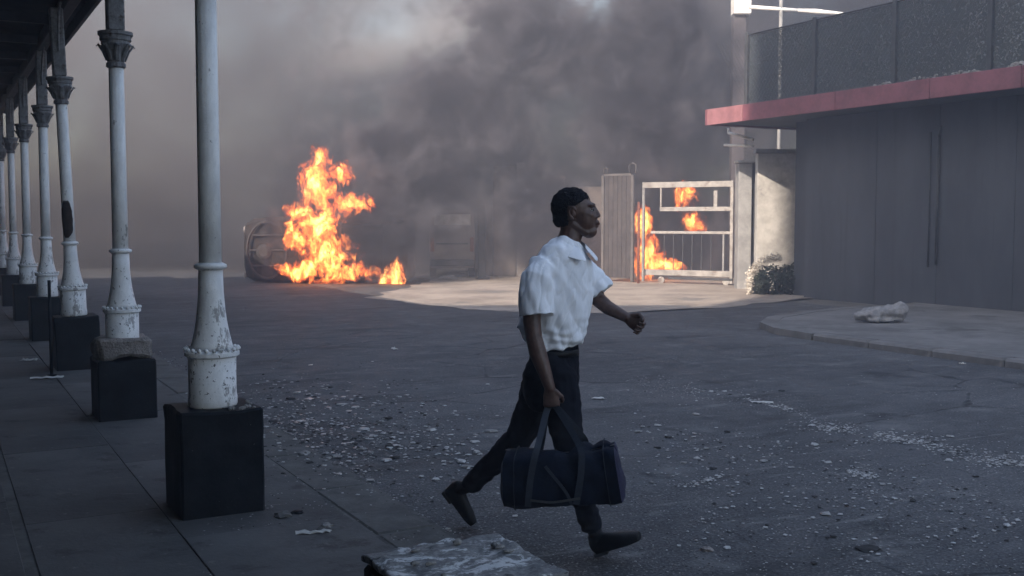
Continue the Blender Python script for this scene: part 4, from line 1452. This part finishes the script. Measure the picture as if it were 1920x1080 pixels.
# ---- trousers
bm = bmesh.new()
RH, RK, RA = K(1046, 712, 5.20), K(1072, 858, 5.14), K(1116, 1002, 5.19)
LH, LK, LA = K(1020, 712, 5.38), K(972, 822, 5.47), K(878, 915, 5.66)
hp = [(1044, 652, 5.285, .132, .102), (1040, 672, 5.285, .150, .118), (1034, 705, 5.29, .168, .135), (1032, 735, 5.29, .155, .13)]
loft(bm, [K(a_, b_, c_) for a_, b_, c_, d_, e_ in hp], [(d_, e_) for a_, b_, c_, d_, e_ in hp], 24, side=HSd)
loft(bm, [RH, K(1056, 780, 5.16), RK, K(1092, 930, 5.16), K(1112, 985, 5.18)], [(.105, .10), (.088, .090), (.069, .070), (.057, .062), (.049, .054)], 18, side=(0, 1, 0))
loft(bm, [LH, K(1000, 765, 5.43), LK, K(925, 868, 5.56), K(886, 905, 5.65)], [(.105, .105), (.088, .092), (.068, .072), (.056, .059), (.049, .052)], 18, side=(0, 1, 0))


def tr_fold(c, n):
    wv = c + pb
    low = max(0, min(1, (0.45 - wv.z) / .3))
    return .012 * mn.noise(Vector((wv.x * 12, wv.y * 10, wv.z * 6))) + .003 * math.sin(wv.z * 85 + 8 * mn.noise(wv * 7)) * (.3 + low) + .005 * mn.noise(wv * 30)


trousers = remeshed('trousers', bm, 'trouser_cloth', per, 0.0085, 4, tr_fold)
# belt
bm = bmesh.new()
cB = K(1043, 659, 5.285)
ring = []
for i in range(32):
    a_ = 2 * math.pi * i / 32
    d_ = HSd * math.cos(a_) * .140 + HDr * math.sin(a_) * .110
    ring.append((d_,))
pts = [cB + r_[0] for r_ in ring]
for i in range(32):
    p0, p1 = pts[i], pts[(i + 1) % 32]
    q = [bm.verts.new(p0 + Vector((0, 0, .014))), bm.verts.new(p1 + Vector((0, 0, .014))), bm.verts.new(p1 - Vector((0, 0, .018))), bm.verts.new(p0 - Vector((0, 0, .018)))]
    bm.faces.new(q)
bmesh.ops.remove_doubles(bm, verts=bm.verts[:], dist=.0001)
bmesh.ops.recalc_face_normals(bm, faces=bm.faces[:])
o = obj('belt', bm, 'shoe_leather', trousers, True); o.modifiers.new('t', 'SOLIDIFY').thickness = .006


# ---- shoes and socks
def shoe(heel, toe, up, ankle):
    """heel and toe on the sole line, up = normal of the sole"""
    d = (toe - heel).normalized(); u_ = (up - d * up.dot(d)).normalized(); s_ = d.cross(u_); ln = (toe - heel).length
    bm = bmesh.new()
    loft(bm, [heel + d * .03 + u_ * .045, heel + d * .075 + u_ * .052, heel + d * .13 + u_ * .042, heel + d * .20 + u_ * .033, heel + d * (ln - .035) + u_ * .028], [(.034, .042), (.037, .050), (.042, .040), (.047, .031), (.036, .022)], 16, side=s_)
    loft(bm, [heel + d * .05 + u_ * .05, heel + d * .052 + u_ * .085], [(.034, .044), (.036, .046)], 14, side=s_)
    loft(bm, [heel + d * .03 + u_ * .012, heel + d * .09 + u_ * .012, heel + d * .2 + u_ * .010, heel + d * (ln - .03) + u_ * .014], [(.035, .012), (.036, .012), (.048, .010), (.038, .010)], 14, side=s_)
    o = remeshed('shoe', bm, 'shoe_leather', per, .005, 3)
    bm = bmesh.new()
    box(bm, -.036, .036, -.0, .075, -.0, .018, .004)
    M = Matrix((( s_.x, d.x, u_.x, heel.x), (s_.y, d.y, u_.y, heel.y), (s_.z, d.z, u_.z, heel.z), (0, 0, 0, 1)))
    for v in bm.verts: v.co = M @ (v.co + Vector((0, .012, -.006)))
    bmesh.ops.recalc_face_normals(bm, faces=bm.faces[:])
    obj('heel', bm, 'rubber', o)
    bm = bmesh.new(); loft(bm, [heel + d * .055 + u_ * .07, (heel + d * .06 + u_ * .12) * .5 + ankle * .5], [.036, .036], 12)
    obj('sock', bm, 'sock', per, True)


he = K(1113, 1064, 5.19); to = K(1212, 1010, 5.10)
he.z = max(he.z, 0.014)
shoe(he, he + (to - he).normalized() * .285, Vector((-.2, 0, 1)), RA)
to2 = K(884, 997, 5.70); to2.z = max(to2.z, .004)
he2 = K(828, 918, 5.72)
shoe(he2, he2 + (to2 - he2).normalized() * .275, Vector((.75, -.1, .55)), LA)

# ================================================================== BAG
bag = empty('duffel_bag', tuple(J(1058, 945, 4.97)), 0, 'dark blue duffel bag with two long handles hanging from the hand of the walking person', 'bag')
bb = Vector(J(1058, 945, 4.97))
BM_ = Matrix.Rotation(R(-8), 4, 'Z') @ Matrix.Rotation(R(-4.5), 4, 'Y')
BL, BW, BH = .535, .24, .285


def bag_co(t, a_):
    """t along the length 0..1, a angle round the section"""
    k = (abs(math.cos(a_)) ** 4.5 + abs(math.sin(a_)) ** 4.5) ** (-1 / 4.5)
    sag = 1 - .20 * math.sin(math.pi * t) * (1 if math.sin(a_) > 0 else 0)
    en = 1 - .05 * (abs(2 * t - 1)) ** 8
    x = (t - .5) * BL * (1 - .05 * math.sin(a_))
    y = BW / 2 * k * math.cos(a_) * en
    z = BH / 2 + BH / 2 * k * math.sin(a_) * en * sag
    f_ = mn.noise(Vector((x * 9, y * 9, z * 7))) * .026 + mn.noise(Vector((x * 22, y * 12, z * 9))) * .010 - .016 * (1 - abs(mn.noise(Vector((x * 8 + z * 5, 3.3, z * 6))))) ** 8
    return Vector((x, y + (f_ if y > 0 else -f_), z + f_ * .8 * (1 if z > BH / 2 else -.2)))


bm = bmesh.new(); nt_, na_ = 30, 36
rings = [[bm.verts.new(BM_ @ bag_co(i / nt_, 2 * math.pi * k / na_)) for k in range(na_)] for i in range(nt_ + 1)]
for a_, b_ in zip(rings, rings[1:]):
    for k in range(na_): bm.faces.new((a_[k], a_[(k + 1) % na_], b_[(k + 1) % na_], b_[k]))
bmesh.ops.recalc_face_normals(bm, faces=bm.faces[:])
obj('body', bm, 'bag_cloth', bag, True)
for t_, sg in ((0, -1), (1, 1)):
    bm = bmesh.new()
    r0 = [bm.verts.new(BM_ @ bag_co(t_, 2 * math.pi * k / na_)) for k in range(na_)]
    prev = r0
    for sc_, off in ((.8, .010), (.5, .016), (.2, .018)):
        cur = []
        for k in range(na_):
            c_ = bag_co(t_, 2 * math.pi * k / na_); ce = Vector((c_.x, 0, BH / 2))
            q = ce + (c_ - ce) * sc_ + Vector((sg * off, 0, 0)) + mn.noise_vector(c_ * 20 * sc_) * .006
            cur.append(bm.verts.new(BM_ @ q))
        for k in range(na_): bm.faces.new((prev[k], prev[(k + 1) % na_], cur[(k + 1) % na_], cur[k]))
        prev = cur
    bm.faces.new(prev); bmesh.ops.recalc_face_normals(bm, faces=bm.faces[:])
    obj('end_panel', bm, 'bag_end_cloth', bag, True)


def strap(pts, w_, nrm, name='handle', mat='bag_strap', par=bag):
    bm = bmesh.new(); prev = None
    P_ = [Vector(p_) for p_ in pts]
    # smooth the path
    Q = []
    for i in range(len(P_) - 1):
        for t in (0, .25, .5, .75): Q.append(P_[i].lerp(P_[i + 1], t))
    Q.append(P_[-1])
    for _i in range(2): Q = [Q[0]] + [(Q[i - 1] + Q[i] * 2 + Q[i + 1]) / 4 for i in range(1, len(Q) - 1)] + [Q[-1]]
    for i, p_ in enumerate(Q):
        d_ = (Q[min(i + 1, len(Q) - 1)] - Q[max(i - 1, 0)]).normalized()
        s_ = d_.cross(Vector(nrm)).normalized() * w_ / 2
        cur = [bm.verts.new(p_ - s_), bm.verts.new(p_ + s_)]
        if prev: bm.faces.new((prev[0], prev[1], cur[1], cur[0]))
        prev = cur
    o = obj(name, bm, mat, par, False); m_ = o.modifiers.new('t', 'SOLIDIFY'); m_.thickness = .003; m_.offset = 0
    return o


hnd = NW + pb + Vector((.012, .02, -.075)) - bb       # where the fingers close
yo = BW / 2 + .014
for sg, dx in ((-1, 0.0), (1, .012)):
    pts = [BM_ @ Vector((-.155, sg * yo, .03)), BM_ @ Vector((-.135, sg * (yo + .004), .15)), BM_ @ Vector((-.105, sg * yo * 1.0, .262)), BM_ @ Vector((-.09, sg * yo * .70, .305)),
           hnd + Vector((-.028, sg * .012, -.03)), hnd + Vector((0, sg * .006, .004)), hnd + Vector((.03, sg * .012, -.03)),
           BM_ @ Vector((.10, sg * yo * .70, .305)), BM_ @ Vector((.115, sg * yo * 1.0, .262)), BM_ @ Vector((.10, sg * (yo + .004), .15)), BM_ @ Vector((.07, sg * yo, .03))]
    strap(pts, .030, (0, 1, 0))
# top zip, front pocket seam, end bands
strap([BM_ @ Vector((-.26, 0, BH * .955)), BM_ @ Vector((-.1, 0, BH * .86)), BM_ @ Vector((.1, 0, BH * .86)), BM_ @ Vector((.26, 0, BH * .955))], .018, (0, 0, 1), 'zip', 'dark_steel')
for x_ in (-.215, .215):
    t_ = x_ / BL + .5
    strap([BM_ @ (bag_co(t_, R(a_)) + Vector((0, .002 * (1 if math.cos(R(a_)) > 0 else -1), .002 * math.sin(R(a_))))) for a_ in range(270, -80, -14)], .016, (1, 0, 0), 'band')
o = strap([BM_ @ Vector((-.06, -yo - .004, .215)), BM_ @ Vector((-.02, -yo - .006, .16)), BM_ @ Vector((.03, -yo - .006, .09)), BM_ @ Vector((.05, -yo - .002, .03))], .014, (0, 1, 0), 'shoulder_strap', 'bag_strap')
o = strap([BM_ @ Vector((-.14, -yo - .006, .06)), BM_ @ Vector((-.04, -yo - .010, .045)), BM_ @ Vector((.09, -yo - .006, .06))], .010, (0, 1, 0), 'pocket_seam', 'dark_steel')

# ================================================================== LITTER
def shard(bm, p, r_, rnd, flat=.35):
    n = rnd.choice((4, 5)); a0 = rnd.uniform(0, 6.3)
    top = [bm.verts.new(p + Vector((math.cos(a0 + 6.283 * i / n) * r_ * rnd.uniform(.5, 1.2), math.sin(a0 + 6.283 * i / n) * r_ * rnd.uniform(.5, 1.2), r_ * flat * rnd.uniform(.4, 1)))) for i in range(n)]
    lo = [bm.verts.new(Vector((v.co.x, v.co.y, p.z)) + (Vector((v.co.x, v.co.y, p.z)) - p) * .25) for v in top]
    bm.faces.new(top)
    for i in range(n): bm.faces.new((lo[i], lo[(i + 1) % n], top[(i + 1) % n], top[i]))


rr = random.Random(77)
bmA, bmB, bmC = bmesh.new(), bmesh.new(), bmesh.new()
clusters = [  # px, py, sx, sy, n
    (560, 800, 70, 35, 330), (700, 830, 90, 35, 380), (600, 740, 110, 35, 200), (820, 800, 90, 40, 160), (640, 870, 80, 40, 130), (760, 800, 60, 30, 110), (520, 740, 60, 25, 110), (840, 850, 60, 40, 100), (720, 760, 90, 30, 70),
    (1330, 740, 90, 18, 110), (1260, 720, 60, 12, 50), (1560, 800, 60, 9, 120), (1700, 825, 90, 10, 170), (1790, 845, 40, 9, 70), (1880, 865, 50, 12, 130),
    (1460, 840, 90, 25, 120), (1600, 885, 70, 14, 120), (1400, 870, 70, 30, 120), (1300, 830, 60, 20, 100), (1310, 905, 60, 12, 60), (1700, 920, 130, 30, 160), (1250, 880, 70, 40, 90),
    (1500, 930, 150, 30, 110), (1820, 980, 90, 40, 130), (1560, 1010, 200, 40, 90), (900, 900, 70, 40, 70), (1330, 980, 60, 30, 60), (1230, 800, 60, 30, 80), (700, 920, 80, 30, 60)]
def on_road(p): return p.dot(A) > 2.33
for px, py, sx, sy, n in clusters:
    big = 1.5 if px < 900 and py < 900 else 1.0
    for i in range(n):
        p = G(rr.gauss(px, sx * .75), min(1150, max(590, rr.gauss(py, sy * .75))))
        z = RZ + .006 if on_road(p) else 0.0
        p = G(0, 0, 0) * 0 + Vector((p.x, p.y, z))
        d = p.length
        r_ = (.0025 + .010 * rr.random() ** 2.2) * (2.3 if rr.random() < .07 else 1) * (1.15 * big)
        shard(rr.choice((bmA, bmA, bmC, bmB)), p, r_, rr)
def streak(p0, p1, n, wd, lo, hi):
    for i in range(n):
        t = rr.random(); q = G(p0[0] + (p1[0] - p0[0]) * t + rr.gauss(0, wd * 2), p0[1] + (p1[1] - p0[1]) * t + rr.gauss(0, wd) * (.4 + abs(math.sin(t * 9))))
        shard(rr.choice((bmA, bmA, bmC)), Vector((q.x, q.y, RZ + .006)), rr.uniform(lo, hi), rr)


streak((1395, 748), (1480, 768), 170, 2.0, .004, .013)
streak((1480, 765), (1545, 800), 90, 3.0, .003, .009)
streak((1545, 802), (1600, 808), 120, 4.0, .004, .013)
streak((1640, 815), (1760, 838), 240, 3.5, .004, .013)
streak((1760, 838), (1830, 865), 90, 4.0, .003, .010)
streak((1830, 862), (1960, 868), 220, 8.0, .004, .012)
streak((1590, 885), (1640, 896), 90, 3.0, .004, .013)
streak((1180, 715), (1330, 742), 160, 7.0, .003, .008)
streak((1290, 910), (1350, 895), 60, 3.0, .004, .010)
streak((480, 790), (700, 800), 150, 9.0, .004, .014)
streak((540, 870), (700, 950), 110, 9.0, .004, .012)
streak((700, 925), (860, 1015), 90, 5.0, .004, .010)
for i in range(6000):        # fine grit everywhere on the road
    p = G(rr.uniform(380, 1990), 600 + 560 * rr.random() ** .8)
    z = RZ + .006 if on_road(p) else 0.0
    shard(rr.choice((bmA, bmB, bmC, bmC, bmC)), Vector((p.x, p.y, z)), rr.uniform(.002, .007), rr)
for i in range(260):         # along the kerb
    p = S(rr.uniform(2.5, 14), rr.gauss(2.42, .12)); p.z = RZ + .004
    if p.dot(A) > 2.3: shard(rr.choice((bmA, bmC, bmB)), p, rr.uniform(.004, .014), rr, .6)
tag(obj('glass_litter', bmA, 'glass_bits'), 'broken glass and pale crumbs strewn over the road', 'debris', kind='stuff')
tag(obj('charred_litter', bmB, 'dark_bits'), 'small charred crumbs strewn over the road', 'debris', kind='stuff')
tag(obj('stone_litter', bmC, 'pale_rubble'), 'small grey stone crumbs strewn over the road', 'debris', kind='stuff')


def paper(px, py, w_, d_, z, rot, mat, label, seed, name='paper_scrap', hh=.02, group=None):
    p = G(px, py, z)
    bm = bmesh.new(); n = 6
    g_ = [[bm.verts.new(((i / n - .5) * w_, (j / n - .5) * d_, .006 + hh * abs(mn.noise(Vector((i * .5 + seed, j * .5, seed)))) * 2)) for i in range(n + 1)] for j in range(n + 1)]
    for j in range(n):
        for i in range(n): bm.faces.new((g_[j][i], g_[j][i + 1], g_[j + 1][i + 1], g_[j + 1][i]))
    for v in bm.verts: v.co += Vector((mn.noise(v.co * 20 + Vector((seed, 0, 0))), mn.noise(v.co * 20 + Vector((0, seed, 0))), 0)) * .02
    o = obj(name, bm, mat, loc=(p.x, p.y, z)); o.rotation_euler.z = rot
    o.modifiers.new('t', 'SOLIDIFY').thickness = .002
    tag(o, label, 'litter', group)


def rubble(px, py, r_, z, mat, label, seed, name='concrete_chunk', cat='rubble'):
    p = G(px, py, z)
    bm = bmesh.new(); bmesh.ops.create_icosphere(bm, subdivisions=2, radius=1)
    for v in bm.verts:
        v.co = Vector((v.co.x * r_[0], v.co.y * r_[1], v.co.z * r_[2])) * (1 + .45 * mn.noise(v.co * 1.7 + Vector((seed, 0, 0))))
        v.co.z = max(v.co.z, -r_[2] * .3)
    o = obj(name, bm, mat, loc=(p.x, p.y, z + r_[2] * .3)); tag(o, label, cat)


paper(578, 872, .09, .05, RZ + .006, .4, 'yellow_paper', 'crumpled yellow scrap of paper left of the walking person', 1.0)
paper(604, 866, .05, .04, RZ + .006, 1.0, 'yellow_paper', 'smaller yellow scrap touching the right end of the crumpled yellow one', 2.0)
paper(590, 1000, .17, .045, 0, .2, 'paper', 'long pale scrap on the broken pavement right of the nearest plinth', 3.0, hh=.012)
paper(740, 655, .05, .10, RZ + .006, .5, 'paper', 'small white scrap alone on the dark road in front of the fire', 5.0)
paper(1430, 755, .20, .07, RZ + .006, -.2, 'paper', 'long pale flattened scrap on the road right of the walking person', 6.0, hh=.006)
paper(1122, 747, .11, .06, RZ + .006, .1, 'paper', 'flat white scrap on the road just behind the walking person', 7.0, hh=.004)
paper(1804, 683, .06, .05, RZ + .006, .1, 'paper', 'tiny pale scrap in the gutter near the right edge', 8.0, hh=.02)
paper(57, 676, .17, .12, 0, .1, 'paper', 'pale scrap on the pavement left of the third plinth', 9.0)
paper(88, 709, .30, .10, 0, .3, 'paper', 'flattened pale scrap at the foot of the third plinth', 10.0, hh=.01)
rubble(530, 968, (.05, .05, .02), 0, 'kerb_concrete', 'flat grey concrete piece on the broken pavement by the nearest plinth', 1.2)
rubble(557, 962, (.035, .03, .012), 0, 'black_paint', 'black flake beside the flat grey concrete piece', 2.2)
rubble(486, 955, (.018, .03, .035), 0, 'pale_rubble', 'pale lump stuck against the lower right corner of the nearest plinth', 3.2)
rubble(612, 988, (.035, .028, .016), 0, 'pale_rubble', 'pale chunk at the right end of the long scrap on the pavement', 4.2)
rubble(600, 995, (.02, .02, .012), 0, 'kerb_concrete', 'little grey chunk in front of the long scrap on the pavement', 5.2)
rubble(1628, 1030, (.075, .05, .012), RZ, 'dark_bits', 'flat charred patch of debris on the road at the lower right', 6.2, 'charred_piece', 'debris')
rubble(1325, 1033, (.03, .025, .018), RZ, 'rubble', 'brown pebble on the road at the lower right of the front shoe', 7.2)
rubble(1245, 517, (.10, .10, .07), RZ, 'pale_panel', 'small white stone below the white gate', 8.2)
for i, (px, py, r_) in enumerate(((790, 527, .22), (840, 524, .28), (862, 519, .16), (700, 530, .18), (905, 524, .2))):
    rubble(px, py, (r_, r_ * .6, r_ * .35), RZ, 'dark_bits' if i % 2 == 0 else 'pale_rubble',
           ('charred lump just right of the small ground fire', 'pale lump in front of the banded van', 'charred lump below the banded van', 'pale lump between the two fires', 'charred lump right of the banded van')[i], 11 + i, 'burnt_debris', 'debris')
rr = random.Random(9)
r = None
for i in range(16):
    px, py = rr.uniform(455, 492), rr.uniform(763, 777)
bm = bmesh.new()
root = bpy.data.objects.get('column')
for i in range(14):
    lx, ly = rr.uniform(.02, .20), rr.choice((rr.uniform(-.2, -.15), rr.uniform(-.2, .2)))
    if math.hypot(lx, ly) < .15: lx = .19
    vs = ellipsoid(bm, (lx, ly, .572), (rr.uniform(.008, .018), rr.uniform(.008, .018), rr.uniform(.006, .012)), seg=6)
o = obj('loose_mortar', bm, 'pale_rubble', root); o['kind'] = 'stuff'
